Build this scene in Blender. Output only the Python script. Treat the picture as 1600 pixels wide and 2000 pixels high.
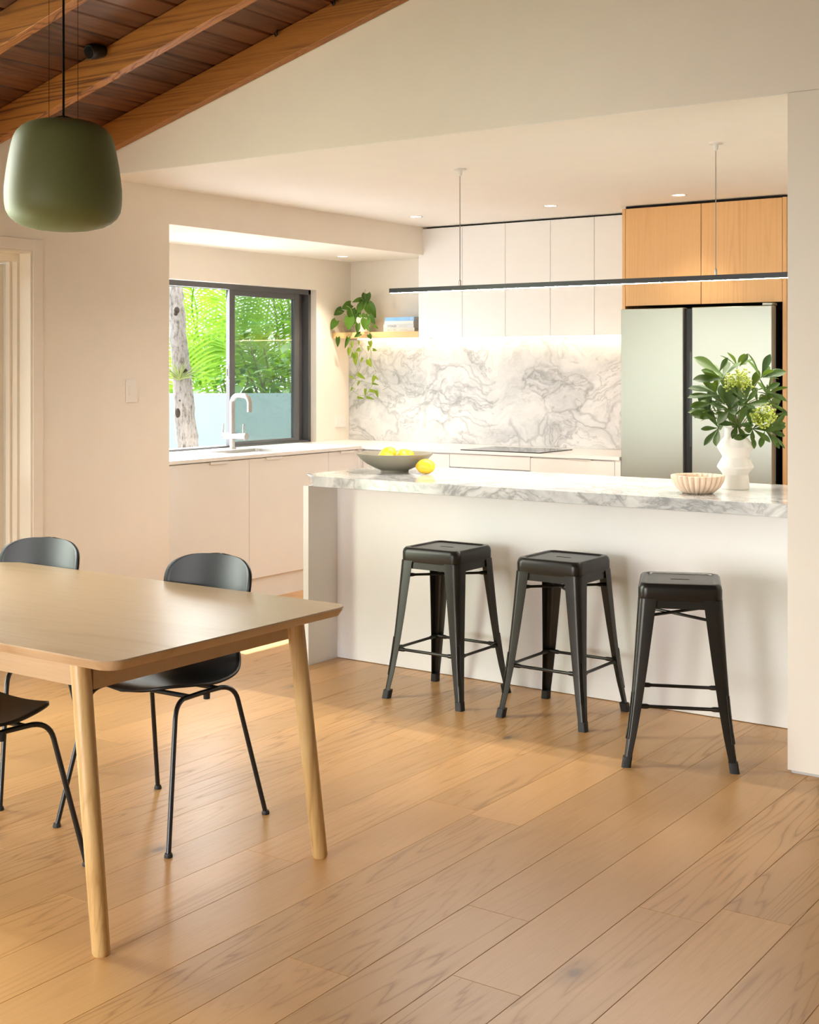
import bpy, bmesh, math, random
from mathutils import Vector, Matrix, noise

# ------------------------------------------------------------------ reset
for o in list(bpy.data.objects):
    bpy.data.objects.remove(o)
scene = bpy.context.scene
COL = scene.collection
R = math.radians

# ------------------------------------------------------------------ camera
FPX, HORIZON, CAMH, YAW = 2593.0, 717.0, 1.44, R(34.96)
cam_data = bpy.data.cameras.new('camera')
cam = bpy.data.objects.new('camera', cam_data)
COL.objects.link(cam)
cam.location = (0, 0, CAMH)
cam.rotation_euler = (R(90), 0, YAW)
cam_data.sensor_fit = 'HORIZONTAL'
cam_data.sensor_width = 36.0
cam_data.lens = FPX / 1600 * 36
cam_data.shift_y = -(1000 - HORIZON) / 1600
cam_data.clip_start = 0.05
cam_data.clip_end = 200
scene.camera = cam

# ------------------------------------------------------------------ world, sun, exposure
world = bpy.data.worlds.new('sky')
scene.world = world
world.use_nodes = True
bg = world.node_tree.nodes['Background']
bg.inputs[0].default_value = (0.86, 0.93, 1.0, 1)
bg.inputs[1].default_value = 2.0

sun_data = bpy.data.lights.new('sun', 'SUN')
sun_data.energy = 9.0
sun_data.angle = R(0.6)
sun_data.color = (1.0, 0.95, 0.86)
sun = bpy.data.objects.new('sun', sun_data)
COL.objects.link(sun)
sun.location = (-12, 8, 14)
sun.rotation_euler = Vector((1.0, -0.25, -1.165)).to_track_quat('-Z', 'Y').to_euler()


def window_light(name, loc, direction, sx, sy, energy, color, spread=180):
    """daylight of a glazed opening: an area lamp filling the opening"""
    d = bpy.data.lights.new(name, 'AREA')
    d.shape = 'RECTANGLE'
    d.size, d.size_y = sx, sy
    d.energy = energy
    d.spread = R(spread)
    d.color = color
    o = bpy.data.objects.new(name, d)
    COL.objects.link(o)
    o.location = loc
    o.rotation_euler = Vector(direction).to_track_quat('-Z', 'Z').to_euler()
    return o


# lamps added in the openings, aimed down to keep the upper gable dim; the low part of the glazed doors looks onto the garden
window_light('daylight_glass_door', (-5.42, 2.3, 1.62), (1, 0, -0.6), 3.7, 0.70, 45, (0.97, 0.98, 1.0), 125)
window_light('daylight_garden_door', (-5.42, 2.3, 0.75), (1, 0, -0.15), 3.7, 1.0, 80, (0.91, 1.0, 0.75))
window_light('rear_fill_lamp', (-3.4, -2.75, 1.05), (0, 1, -0.3), 3.0, 1.9, 31, (1.0, 0.98, 0.96), 62)  # unseen area lamp added behind the camera to brighten the island front
window_light('daylight_kitchen_window', (-6.2, 6.3, 1.46), (1, 0, -0.25), 1.7, 1.0, 20, (0.97, 0.98, 1.0))

scene.view_settings.view_transform = 'Standard'
scene.view_settings.look = 'None'
scene.view_settings.exposure = 0.92
scene.view_settings.gamma = 1
scene.view_settings.use_curve_mapping = False
scene.cycles.use_denoising = True
scene.cycles.use_adaptive_sampling = True
scene.cycles.adaptive_threshold = 0.05
scene.cycles.use_light_tree = False
scene.cycles.max_bounces = 6
scene.cycles.diffuse_bounces = 4
scene.cycles.glossy_bounces = 3
scene.cycles.transmission_bounces = 6
scene.cycles.transparent_max_bounces = 6
scene.cycles.sample_clamp_indirect = 6.0
scene.cycles.caustics_reflective = False
scene.cycles.caustics_refractive = False


# ------------------------------------------------------------------ survey helpers (photo pixel -> point on a known plane)
CC, SS = math.cos(YAW), math.sin(YAW)


def ray(px, py):
    u, v = (px - 800) / FPX, (HORIZON - py) / FPX
    return Vector((u * CC - SS, u * SS + CC, v))


def at_y(px, py, y):
    d = ray(px, py)
    return Vector((0, 0, CAMH)) + d * (y / d.y)


def at_depth(px, py, dist):
    return Vector((0, 0, CAMH)) + ray(px, py) * dist


# ------------------------------------------------------------------ materials
MATS = {}


class NT:
    def __init__(self, name):
        self.m = bpy.data.materials.new(name)
        self.m.use_nodes = True
        self.t = self.m.node_tree
        self.b = self.t.nodes['Principled BSDF']
        self.out = self.t.nodes['Material Output']
        MATS[name] = self.m

    def n(self, typ, **kw):
        nd = self.t.nodes.new(typ)
        for k, v in kw.items():
            setattr(nd, k, v)
        return nd

    def l(self, a, b):
        self.t.links.new(a, b)

    def setb(self, **kw):
        for k, v in kw.items():
            inp = self.b.inputs[k.replace('_', ' ')]
            if isinstance(v, (tuple, list)) and len(v) == 3:
                v = (*v, 1)
            inp.default_value = v

    def coords(self, scale=(1, 1, 1), rnd=0.0, kind='Object', rot=(0, 0, 0)):
        tc = self.n('ShaderNodeTexCoord')
        src = tc.outputs[kind]
        if rnd:
            oi = self.n('ShaderNodeObjectInfo')
            mul = self.n('ShaderNodeMath', operation='MULTIPLY')
            mul.inputs[1].default_value = rnd
            self.l(oi.outputs['Random'], mul.inputs[0])
            add = self.n('ShaderNodeVectorMath', operation='ADD')
            comb = self.n('ShaderNodeCombineXYZ')
            for i in range(3):
                self.l(mul.outputs[0], comb.inputs[i])
            self.l(src, add.inputs[0])
            self.l(comb.outputs[0], add.inputs[1])
            src = add.outputs[0]
        mp = self.n('ShaderNodeMapping')
        mp.inputs['Scale'].default_value = scale
        mp.inputs['Rotation'].default_value = rot
        self.l(src, mp.inputs['Vector'])
        return mp.outputs[0]

    def noise(self, vec, scale, detail=4, rough=.5, dist=0.0):
        t = self.n('ShaderNodeTexNoise')
        t.inputs['Scale'].default_value = scale
        t.inputs['Detail'].default_value = detail
        t.inputs['Roughness'].default_value = rough
        t.inputs['Distortion'].default_value = dist
        self.l(vec, t.inputs['Vector'])
        return t.outputs['Fac']

    def ramp(self, fac, stops, interp='LINEAR'):
        r = self.n('ShaderNodeValToRGB')
        r.color_ramp.interpolation = interp
        el = r.color_ramp.elements
        while len(el) < len(stops):
            el.new(.5)
        for e, (p, c) in zip(el, stops):
            e.position = p
            e.color = (c, c, c, 1) if isinstance(c, (int, float)) else (*c, 1)
        self.l(fac, r.inputs[0])
        return r.outputs[0]

    def math(self, op, a, b=None, c=None):
        m = self.n('ShaderNodeMath', operation=op)
        for i, v in enumerate((a, b, c)):
            if v is None:
                continue
            if isinstance(v, (int, float)):
                m.inputs[i].default_value = v
            else:
                self.l(v, m.inputs[i])
        return m.outputs[0]

    def mix(self, fac, a, b, blend='MIX'):
        m = self.n('ShaderNodeMix', data_type='RGBA', blend_type=blend)
        for idx, v in ((0, fac), (6, a), (7, b)):
            if isinstance(v, (int, float)):
                m.inputs[idx].default_value = v
            elif isinstance(v, tuple):
                m.inputs[idx].default_value = (*v, 1)
            else:
                self.l(v, m.inputs[idx])
        return m.outputs[2]

    def bump(self, h, strength=.1, dist=.01):
        b = self.n('ShaderNodeBump')
        b.inputs['Strength'].default_value = strength
        b.inputs['Distance'].default_value = dist
        self.l(h, b.inputs['Height'])
        self.l(b.outputs[0], self.b.inputs['Normal'])


def plain(name, col, rough=.5, metal=0.0, spec=.5, mottling=.03, bump=0.0, coat=0.0):
    k = NT(name)
    v = k.coords()
    f = k.noise(v, 6.0, 3)
    d = tuple(max(0, c * (1 - mottling)) for c in col)
    u = tuple(min(1, c * (1 + mottling)) for c in col)
    k.l(k.ramp(f, [(.3, d), (.7, u)]), k.b.inputs['Base Color'])
    k.setb(Roughness=rough, Metallic=metal)
    k.b.inputs['Specular IOR Level'].default_value = spec
    if coat:
        k.b.inputs['Coat Weight'].default_value = coat
        k.b.inputs['Coat Roughness'].default_value = .1
    if bump:
        k.bump(k.noise(v, 180, 3), bump, .002)
    return k.m


def wood(name, dark, mid, light, along='Y', rings=9.0, stretch=.10, fine=1.0, rough=.4, rnd=37.0, vary=.25,
         knots=0.0, bump=.15, contrast=1.0, gs=4.0, thin=1.0, det=2, kd='3D'):
    """oak / pine grain: noise stretched along the board, folded into rings, plus fibres and knots"""
    k = NT(name)
    s = [1, 1, 1]
    ax = 'XYZ'.index(along)
    s[ax] = stretch
    v = k.coords(tuple(s), rnd)
    n1 = k.noise(v, gs, det, .45, .35)
    fr = k.math('FRACT', k.math('MULTIPLY', n1, rings))
    tri = k.math('ABSOLUTE', k.math('SUBTRACT', k.math('MULTIPLY', fr, 2.0), 1.0))
    ring = k.ramp(tri, [(0.0, 1.0), (.35 * thin, .45), (thin, 0.0)])
    # regional strength of the figure
    vr = k.coords(tuple(s), rnd * 1.7)
    reg = k.ramp(k.noise(vr, 2.2, 2), [(.38, .12), (.62, 1.0)])
    s2 = [60, 60, 60]
    s2[ax] = 2.0
    v2 = k.coords(tuple(s2), rnd)
    fib = k.noise(v2, 4.0 * fine, 3, .6)
    fac = k.math('MULTIPLY', ring, reg)
    fac = k.math('MULTIPLY', fac, .75 * contrast)
    fac = k.math('ADD', fac, k.math('MULTIPLY', k.math('SUBTRACT', fib, .5), .75 * contrast))
    fac = k.math('ADD', fac, .25)
    col = k.ramp(fac, [(0.0, light), (.45, mid), (1.0, dark)])
    oi = k.n('ShaderNodeObjectInfo')
    val = k.math('ADD', k.math('MULTIPLY', oi.outputs['Random'], vary), 1 - vary / 2)
    hsv = k.n('ShaderNodeHueSaturation')
    k.l(val, hsv.inputs['Value'])
    k.l(col, hsv.inputs['Color'])
    col = hsv.outputs[0]
    if knots:
        s3 = [1, 1, 1]
        s3[ax] = .55
        vk = k.coords(tuple(s3), rnd * 2.3)
        vo = k.n('ShaderNodeTexVoronoi')
        vo.voronoi_dimensions = kd
        vo.inputs['Scale'].default_value = knots
        vo.inputs['Randomness'].default_value = 1
        k.l(vk, vo.inputs['Vector'])
        core = k.ramp(vo.outputs['Distance'], [(0.012, 1.0), (.03, .4), (.09, 0.0)] if kd == '2D' else [(0.06, 1.0), (.16, 0.0)])
        sel = k.math('GREATER_THAN', k.math('FRACT', k.math('MULTIPLY', vo.outputs['Color'], 7.3)), .35)
        kf = k.math('MULTIPLY', k.math('MULTIPLY', core, sel), .8)
        col = k.mix(kf, col, tuple(c * .30 for c in dark))
    k.l(col, k.b.inputs['Base Color'])
    k.l(k.ramp(fac, [(0, rough * .92), (1, min(1, rough * 1.15))]), k.b.inputs['Roughness'])
    if bump:
        k.bump(fac, bump, .002)
    return k.m


M_PAINT = plain('wall_paint', (.86, .80, .715), .75, mottling=.012, bump=.03)
M_CEIL = plain('ceiling_paint', (.88, .86, .83), .8, mottling=.01)
M_LACQ = plain('white_lacquer', (.86, .85, .835), .38, mottling=.01)
M_FLOOR = wood('oak_floor', (.35, .160, .048), (.61, .330, .122), (.70, .40, .160), 'Y', rings=26, stretch=.07,
               rough=.33, vary=.20, knots=1.5, bump=.08, gs=4.2, contrast=.70, thin=.55, det=3.5, kd='2D')
M_TABLE = wood('oak_table', (.36, .215, .105), (.475, .325, .185), (.53, .38, .235), 'X', rings=14, stretch=.09,
               rough=.33, rnd=0.0, vary=0, bump=.08)
M_TLEG = wood('oak_leg', (.36, .21, .07), (.53, .345, .14), (.60, .42, .19), 'Z', rings=8, stretch=.07,
              rough=.38, rnd=11, vary=.06, bump=.06, gs=14)
M_CAB = wood('oak_veneer', (.55, .285, .105), (.70, .40, .165), (.76, .46, .205), 'Z', rings=16, stretch=.035,
             rough=.45, rnd=5, vary=.04, bump=.03, contrast=.75, thin=.6, gs=7)
M_SHELF = wood('oak_shelf', (.60, .34, .13), (.74, .45, .19), (.80, .51, .24), 'X', rings=6, stretch=.08,
               rough=.45, rnd=0, vary=0, bump=.03, contrast=.5)
M_RAFT = wood('stained_rafter', (.085, .024, .005), (.30, .108, .018), (.42, .165, .030), 'X', rings=16, stretch=.022,
              rough=.5, rnd=23, vary=.2, knots=3.0, bump=.3, gs=8, thin=.8)
M_BOARD = wood('stained_board', (.030, .009, .003), (.095, .030, .009), (.16, .055, .018), 'Y', rings=12, stretch=.08,
               rough=.42, rnd=41, vary=.6, knots=2.4, bump=.4, gs=5)
M_DARKGAP = plain('dark_gap', (.015, .012, .01), .9)
M_BLACK = plain('black_plastic', (.010, .0105, .012), .42, spec=.36, mottling=.05)
M_BLKMET = plain('black_steel', (.008, .0085, .010), .33, mottling=.05)
M_STOOL = plain('gunmetal_steel', (.032, .030, .026), .31, metal=.6, mottling=.12)
M_RUBBER = plain('black_rubber', (.014, .014, .014), .6)
M_GREEN = plain('olive_enamel', (.125, .145, .052), .55, mottling=.02, spec=.35)
M_CABLE = plain('black_cable', (.006, .006, .006), .9, spec=.1)
M_ALU = plain('dark_aluminium', (.105, .105, .108), .4, metal=.35)
M_STEEL = plain('brushed_steel', (.42, .40, .37), .30, metal=.9)
M_FRIDGE = plain('satin_fridge', (.36, .375, .34), .38, metal=.75, mottling=.01)
M_BLKGLASS = plain('black_glass', (.012, .012, .013), .07)
M_STONE = plain('white_stone', (.87, .86, .85), .22, mottling=.02)
M_VASE = plain('white_ceramic', (.76, .73, .69), .55, mottling=.02)
M_RIB = plain('blush_stone', (.80, .63, .48), .42, mottling=.08)
M_BOWL = plain('olive_stoneware', (.27, .25, .19), .5, mottling=.10)
M_LEMON = plain('lemon_peel', (.90, .56, .035), .38, mottling=.06, bump=.25)
M_LTIP = plain('lemon_tip', (.42, .30, .05), .6)
M_STEM = plain('vine_stem', (.20, .25, .06), .6)
M_TWIG = plain('woody_twig', (.16, .17, .06), .6)
M_PLATE = plain('plate_plastic', (.84, .81, .77), .4, mottling=.01)
M_POT = plain('white_pot', (.86, .85, .83), .4)
M_BLUE = plain('blue_cover', (.22, .45, .78), .4, mottling=.25)
M_WHITE = plain('white_cover', (.72, .71, .70), .45)
M_GREYC = plain('pale_grey_cover', (.60, .62, .62), .45)
M_CREAM = plain('cream_cover', (.70, .67, .58), .45)
M_PAPER = plain('page_edges', (.62, .56, .46), .8, mottling=.1)
M_INK = plain('dark_ink', (.06, .06, .07), .6)
M_INK2 = plain('faded_ink', (.36, .33, .29), .6)
M_DOORW = plain('cream_door_paint', (.85, .79, .68), .45, mottling=.01)
M_GREYP = plain('grey_blue_panel', (.30, .32, .37), .5)
M_DECK = plain('timber_deck', (.30, .24, .18), .6, mottling=.15)
M_SOIL = plain('garden_soil', (.10, .085, .05), .9, mottling=.3)
M_BERRY = plain('green_berry', (.36, .44, .06), .45, mottling=.15)


def emitter(name, col, strength):
    k = NT(name)
    k.setb(Base_Color=(.9, .9, .88), Roughness=.6)
    k.b.inputs['Emission Color'].default_value = (*col, 1)
    k.b.inputs['Emission Strength'].default_value = strength
    return k.m


M_LED = emitter('warm_led', (1.0, .93, .83), 145)
M_STRIP = emitter('warm_strip', (1.0, .76, .48), 7)
M_DOWN = emitter('downlight_lens', (1.0, .92, .80), 6)


def marble(name, rough, spec):
    k = NT(name)
    v0 = k.coords((1, 1, 1))
    warp = k.n('ShaderNodeTexNoise')
    warp.inputs['Scale'].default_value = 2.2
    warp.inputs['Detail'].default_value = 4
    k.l(v0, warp.inputs['Vector'])
    sub = k.n('ShaderNodeVectorMath', operation='SUBTRACT')
    sub.inputs[1].default_value = (.5, .5, .5)
    k.l(warp.outputs['Color'], sub.inputs[0])
    sc = k.n('ShaderNodeVectorMath', operation='SCALE')
    sc.inputs['Scale'].default_value = .6
    k.l(sub.outputs[0], sc.inputs[0])
    ad = k.n('ShaderNodeVectorMath', operation='ADD')
    k.l(v0, ad.inputs[0])
    k.l(sc.outputs[0], ad.inputs[1])
    mp = k.n('ShaderNodeMapping')
    mp.inputs['Rotation'].default_value = (0, R(-38), 0)
    mp.inputs['Scale'].default_value = (1.0, 1.0, 1.9)
    k.l(ad.outputs[0], mp.inputs['Vector'])
    vec = mp.outputs[0]

    def vein(scale, width, detail):
        n = k.noise(vec, scale, detail, .6)
        d = k.math('ABSOLUTE', k.math('SUBTRACT', n, .5))
        return k.ramp(d, [(0.0, 1.0), (width, .35), (width * 3, 0.0)])
    reg = k.ramp(k.noise(vec, 1.3, 2), [(.42, 0.0), (.60, 1.0)])
    a = k.math('MULTIPLY', vein(1.9, .014, 8), reg)
    b = k.math('MULTIPLY', vein(4.3, .016, 6), k.ramp(k.noise(vec, 2.1, 2), [(.38, 0.0), (.55, .8)]))
    vo = k.n('ShaderNodeTexVoronoi', feature='DISTANCE_TO_EDGE')
    vo.inputs['Scale'].default_value = 3.1
    k.l(vec, vo.inputs['Vector'])
    c = k.math('MULTIPLY', k.ramp(vo.outputs['Distance'], [(0, .8), (.06, 0.0)]),
               k.ramp(k.noise(vec, 1.9, 3), [(.40, 0.0), (.56, .8)]))
    cloud = k.ramp(k.noise(vec, 2.6, 7, .7), [(.40, 0.0), (.68, .85)])
    veins = k.math('MINIMUM', k.math('ADD', k.math('ADD', a, b), c), 1.0)
    base = k.mix(cloud, (.73, .73, .72), (.46, .47, .48))
    col = k.mix(k.math('MULTIPLY', veins, .66), base, (.22, .22, .225))
    k.l(col, k.b.inputs['Base Color'])
    k.setb(Roughness=rough)
    k.b.inputs['Specular IOR Level'].default_value = spec
    return k.m


M_MARBLE = marble('veined_marble', .09, .5)
M_SPLASH = marble('honed_marble', .30, .30)


def leaf_mat(name, a, b, trans=.3, rough=.4, rnd=True):
    k = NT(name)
    oi = k.n('ShaderNodeObjectInfo')
    v = k.coords((1, 1, 1))
    n = k.noise(v, 22, 2)
    f = k.math('ADD', k.math('MULTIPLY', oi.outputs['Random'], .75 if rnd else 0), k.math('MULTIPLY', n, .35))
    col = k.ramp(f, [(0.05, a), (.95, b)])
    k.l(col, k.b.inputs['Base Color'])
    k.setb(Roughness=rough)
    k.b.inputs['Specular IOR Level'].default_value = .3
    tr = k.n('ShaderNodeBsdfTranslucent')
    k.l(k.mix(.35, col, (.5, .75, .05)), tr.inputs['Color'])
    ms = k.n('ShaderNodeMixShader')
    ms.inputs[0].default_value = trans
    k.l(k.b.outputs[0], ms.inputs[1])
    k.l(tr.outputs[0], ms.inputs[2])
    k.l(ms.outputs[0], k.out.inputs[0])
    return k.m


M_POTHOS = leaf_mat('heart_leaf', (.014, .062, .008), (.075, .17, .016), .22)
M_POTHOSY = leaf_mat('young_heart_leaf', (.10, .20, .02), (.27, .36, .03), .35)
M_BOUQ = leaf_mat('dark_glossy_leaf', (.008, .032, .006), (.055, .105, .016), .12, .5)
M_PALM = leaf_mat('palm_leaflet', (.14, .34, .025), (.32, .52, .05), .5, .45)
M_BUSH = leaf_mat('garden_leaf', (.035, .14, .025), (.13, .30, .045), .4, .45)
M_HEDGE = leaf_mat('hedge_leaf', (.05, .15, .03), (.16, .30, .06), .4, .5)
M_AIR = leaf_mat('air_plant_leaf', (.42, .52, .20), (.55, .62, .30), .3, .5)


def bark():
    k = NT('grey_bark')
    v = k.coords((1, 1, .35))
    n = k.noise(v, 48, 6, .7)
    p = k.noise(k.coords((1, 1, .7)), 7, 3)
    col = k.ramp(n, [(.32, (.10, .085, .07)), (.48, (.40, .37, .35)), (.75, (.60, .58, .58))])
    col = k.mix(k.ramp(p, [(.6, 0.0), (.7, .6)]), col, (.42, .33, .22))
    k.l(col, k.b.inputs['Base Color'])
    k.setb(Roughness=.9)
    k.bump(n, .8, .02)
    return k.m


M_BARK = bark()


def pane(name, tint, refl=1.0, rough=0.0):
    k = NT(name)
    k.t.nodes.remove(k.b)
    tr = k.n('ShaderNodeBsdfTransparent')
    tr.inputs[0].default_value = (*tint, 1)
    gl = k.n('ShaderNodeBsdfGlossy')
    gl.inputs['Roughness'].default_value = rough
    ge = k.n('ShaderNodeNewGeometry')
    dt = k.n('ShaderNodeVectorMath', operation='DOT_PRODUCT')
    k.l(ge.outputs['Normal'], dt.inputs[0])
    k.l(ge.outputs['Incoming'], dt.inputs[1])
    g1 = k.math('SUBTRACT', 1.0, k.math('ABSOLUTE', dt.outputs['Value']))
    ms = k.n('ShaderNodeMixShader')
    f = k.math('MULTIPLY', k.math('ADD', .045, k.math('MULTIPLY', .95, k.math('POWER', g1, 5.0))), refl)
    k.l(f, ms.inputs[0])
    k.l(tr.outputs[0], ms.inputs[1])
    k.l(gl.outputs[0], ms.inputs[2])
    k.l(ms.outputs[0], k.out.inputs[0])
    return k.m


M_GLASS = pane('tinted_glass', (.62, .67, .65), 1.4)
M_CLEAR = pane('clear_glass', (.85, .88, .88), 1.0)


def frosted():
    k = NT('frosted_glass')
    k.setb(Base_Color=(.52, .63, .66), Roughness=.35)
    tr = k.n('ShaderNodeBsdfTranslucent')
    tr.inputs[0].default_value = (.46, .56, .59, 1)
    tp = k.n('ShaderNodeBsdfTransparent')
    tp.inputs[0].default_value = (.8, .9, .9, 1)
    m1 = k.n('ShaderNodeMixShader')
    m1.inputs[0].default_value = .5
    k.l(k.b.outputs[0], m1.inputs[1])
    k.l(tr.outputs[0], m1.inputs[2])
    m2 = k.n('ShaderNodeMixShader')
    m2.inputs[0].default_value = .18
    k.l(m1.outputs[0], m2.inputs[1])
    k.l(tp.outputs[0], m2.inputs[2])
    k.l(m2.outputs[0], k.out.inputs[0])
    return k.m


M_FROST = frosted()

# ------------------------------------------------------------------ mesh builder
OFF = {}


class MB:
    def __init__(self):
        self.v, self.f = [], []

    def box(self, x0, x1, y0, y1, z0, z1):
        b = len(self.v)
        self.v += [(x0, y0, z0), (x1, y0, z0), (x1, y1, z0), (x0, y1, z0),
                   (x0, y0, z1), (x1, y0, z1), (x1, y1, z1), (x0, y1, z1)]
        self.f += [tuple(b + i for i in q) for q in
                   ((0, 3, 2, 1), (4, 5, 6, 7), (0, 1, 5, 4), (1, 2, 6, 5), (2, 3, 7, 6), (3, 0, 4, 7))]
        return self

    def prism(self, poly, axis, a, b_):
        """polygon given in the two other axes, extruded along axis from a to b_"""
        n, s = len(poly), len(self.v)

        def p3(p, t):
            return {'x': (t, p[0], p[1]), 'y': (p[0], t, p[1]), 'z': (p[0], p[1], t)}[axis]
        self.v += [p3(p, a) for p in poly] + [p3(p, b_) for p in poly]
        self.f.append(tuple(range(s, s + n)))
        self.f.append(tuple(range(s + 2 * n - 1, s + n - 1, -1)))
        for i in range(n):
            j = (i + 1) % n
            self.f.append((s + j, s + i, s + n + i, s + n + j))
        return self

    def loops(self, loops, close=False, cap0=False, cap1=False):
        s = len(self.v)
        n = len(loops[0])
        for lp in loops:
            self.v += [tuple(p) for p in lp]
        for k in range(len(loops) - 1 + (1 if close else 0)):
            a, b = s + k * n, s + ((k + 1) % len(loops)) * n
            for i in range(n):
                j = (i + 1) % n
                self.f.append((a + i, a + j, b + j, b + i))
        if cap0:
            self.f.append(tuple(range(s + n - 1, s - 1, -1)))
        if cap1:
            e = s + (len(loops) - 1) * n
            self.f.append(tuple(range(e, e + n)))
        return self

    def lathe(self, prof, c=(0, 0, 0), n=40, cap0=True, cap1=True):
        L = []
        for r, z in prof:
            L.append([(c[0] + r * math.cos(2 * math.pi * i / n), c[1] + r * math.sin(2 * math.pi * i / n), c[2] + z)
                      for i in range(n)])
        return self.loops(L, cap0=cap0, cap1=cap1)

    def tube(self, pts, r, n=10, cap=True):
        pts = [Vector(p) for p in pts]
        rr = r if isinstance(r, (list, tuple)) else [r] * len(pts)
        L = []
        up = None
        for i, p in enumerate(pts):
            if i == 0:
                t = pts[1] - p
            elif i == len(pts) - 1:
                t = p - pts[i - 1]
            else:
                t = (pts[i + 1] - p).normalized() + (p - pts[i - 1]).normalized()
            t.normalize()
            if up is None:
                up = Vector((0, 0, 1)) if abs(t.z) < .9 else Vector((1, 0, 0))
            a = t.cross(up)
            if a.length < 1e-6:
                a = t.cross(Vector((0, 1, 0)))
            a.normalize()
            b = a.cross(t).normalized()
            up = b
            L.append([p + a * (rr[i] * math.cos(2 * math.pi * q / n)) + b * (rr[i] * math.sin(2 * math.pi * q / n))
                      for q in range(n)])
        return self.loops(L, cap0=cap, cap1=cap)

    def sphere(self, c, r, nu=12, nv=8, sc=(1, 1, 1)):
        L = []
        for k in range(1, nv):
            ph = math.pi * k / nv
            L.append([(c[0] + r * sc[0] * math.sin(ph) * math.cos(2 * math.pi * i / nu),
                       c[1] + r * sc[1] * math.sin(ph) * math.sin(2 * math.pi * i / nu),
                       c[2] - r * sc[2] * math.cos(ph)) for i in range(nu)])
        return self.loops(L, cap0=True, cap1=True)

    def grid(self, P):
        s = len(self.v)
        h, w = len(P), len(P[0])
        for row in P:
            self.v += [tuple(p) for p in row]
        for i in range(h - 1):
            for j in range(w - 1):
                a = s + i * w + j
                self.f.append((a, a + 1, a + w + 1, a + w))
        return self

    def mesh(self, name, off=(0, 0, 0), smooth=None, fix=True):
        me = bpy.data.meshes.new(name)
        o = Vector(off)
        me.from_pydata([tuple(Vector(p) - o) for p in self.v], [], self.f)
        if fix:
            bm = bmesh.new()
            bm.from_mesh(me)
            bmesh.ops.recalc_face_normals(bm, faces=bm.faces)
            bm.to_mesh(me)
            bm.free()
        if smooth is not None:
            me.shade_smooth()
            me.set_sharp_from_angle(angle=R(smooth))
        me.update()
        return me

    def build(self, name, mat, parent=None, smooth=None, bevel=0.0, solid=0.0, local=False, fix=True, seg=2):
        off = Vector((0, 0, 0)) if (parent is None or local) else OFF.get(parent.name, Vector((0, 0, 0)))
        me = self.mesh(name, off, smooth, fix)
        me.materials.append(mat)
        o = bpy.data.objects.new(name, me)
        COL.objects.link(o)
        if parent is not None:
            o.parent = parent
            OFF[o.name] = off
        if solid:
            md = o.modifiers.new('thickness', 'SOLIDIFY')
            md.thickness = solid
            md.offset = 0
        if bevel:
            md = o.modifiers.new('edge', 'BEVEL')
            md.width = bevel
            md.segments = seg
            md.limit_method = 'ANGLE'
            md.angle_limit = R(35)
            if smooth is None:
                me.shade_smooth()
                me.set_sharp_from_angle(angle=R(40))
        return o


def box(*a):
    return MB().box(*a)


def tag(o, label=None, cat=None, group=None, kind=None):
    if label:
        o['label'] = label
    if cat:
        o['category'] = cat
    if group:
        o['group'] = group
    if kind:
        o['kind'] = kind
    return o


def thing(name, loc, label=None, cat=None, group=None, kind=None, rz=0.0):
    o = bpy.data.objects.new(name, None)
    o.empty_display_size = .1
    COL.objects.link(o)
    o.location = loc
    o.rotation_euler = (0, 0, rz)
    OFF[o.name] = Vector(loc)
    return tag(o, label, cat, group, kind)


def copy_tree(o, parent=None):
    c = o.copy()
    COL.objects.link(c)
    c.parent = parent
    for ch in list(o.children):
        copy_tree(ch, c)
    return c


def rsq(hx, hy, r, z, n=12, cx=0, cy=0):
    """rounded rectangle loop"""
    P = []
    for k, (sx, sy) in enumerate(((1, 1), (-1, 1), (-1, -1), (1, -1))):
        for i in range(n):
            a = math.pi / 2 * (k + i / (n - 1))
            P.append((cx + sx * (hx - r) + r * math.cos(a), cy + sy * (hy - r) + r * math.sin(a), z))
    return P


# ================================================================== STRUCTURE
XL, XR, YREAR, YG = -5.2, 2.6, -2.6, 4.631
XW, YB, ZC = -6.0, 7.82, 2.41
SL = .2626                                # roof pitch
XRIDGE = -1.3


def z_raft(x):
    """underside of the rafters"""
    xx = x if x <= XRIDGE else 2 * XRIDGE - x
    return 2.527 + SL * (xx + 5.034)


ZB = .137                                 # rafter depth below the boards

# ---- floor planks
floor = tag(box(-6.3, XR + .2, YREAR - .2, 8.1, -.12, -.022).build('floor', M_DARKGAP), kind='structure')
random.seed(4)
PW = .19
known = {-2: 2.488, -1: 3.003, 0: 2.636, 2: 3.37, -5: 2.97}
for k in range(-23, 23):
    x0 = -1.72 + PW * k
    x1 = x0 + PW
    if x1 < -5.5 or x0 > XR:
        continue
    ymin = YREAR if x1 > XL - .02 else 5.16
    ymax = 7.3 if x0 < -1.6 else 6.2
    L0 = 2.0
    start = known.get(k, random.uniform(0, 2.0))
    y = start - 2.0 * math.ceil((start - ymin) / 2.0)
    while y < ymax:
        a, b = max(y, ymin), min(y + L0, ymax)
        y += L0
        if b - a < .05:
            continue
        cx, cy = (x0 + x1) / 2, (a + b) / 2
        hx, hy, g = PW / 2 - .0003, (b - a) / 2 - .0003, .0009
        mb = MB()
        mb.loops([[(-hx, -hy, -.02), (hx, -hy, -.02), (hx, hy, -.02), (-hx, hy, -.02)],
                  [(-hx, -hy, -g), (hx, -hy, -g), (hx, hy, -g), (-hx, hy, -g)],
                  [(-hx + g, -hy + g, 0), (hx - g, -hy + g, 0), (hx - g, hy - g, 0), (-hx + g, hy - g, 0)]],
                 cap0=True, cap1=True)
        o = mb.build('floor_plank', M_FLOOR, floor, local=True, fix=False)
        o.location = (cx, cy, 0)

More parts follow.
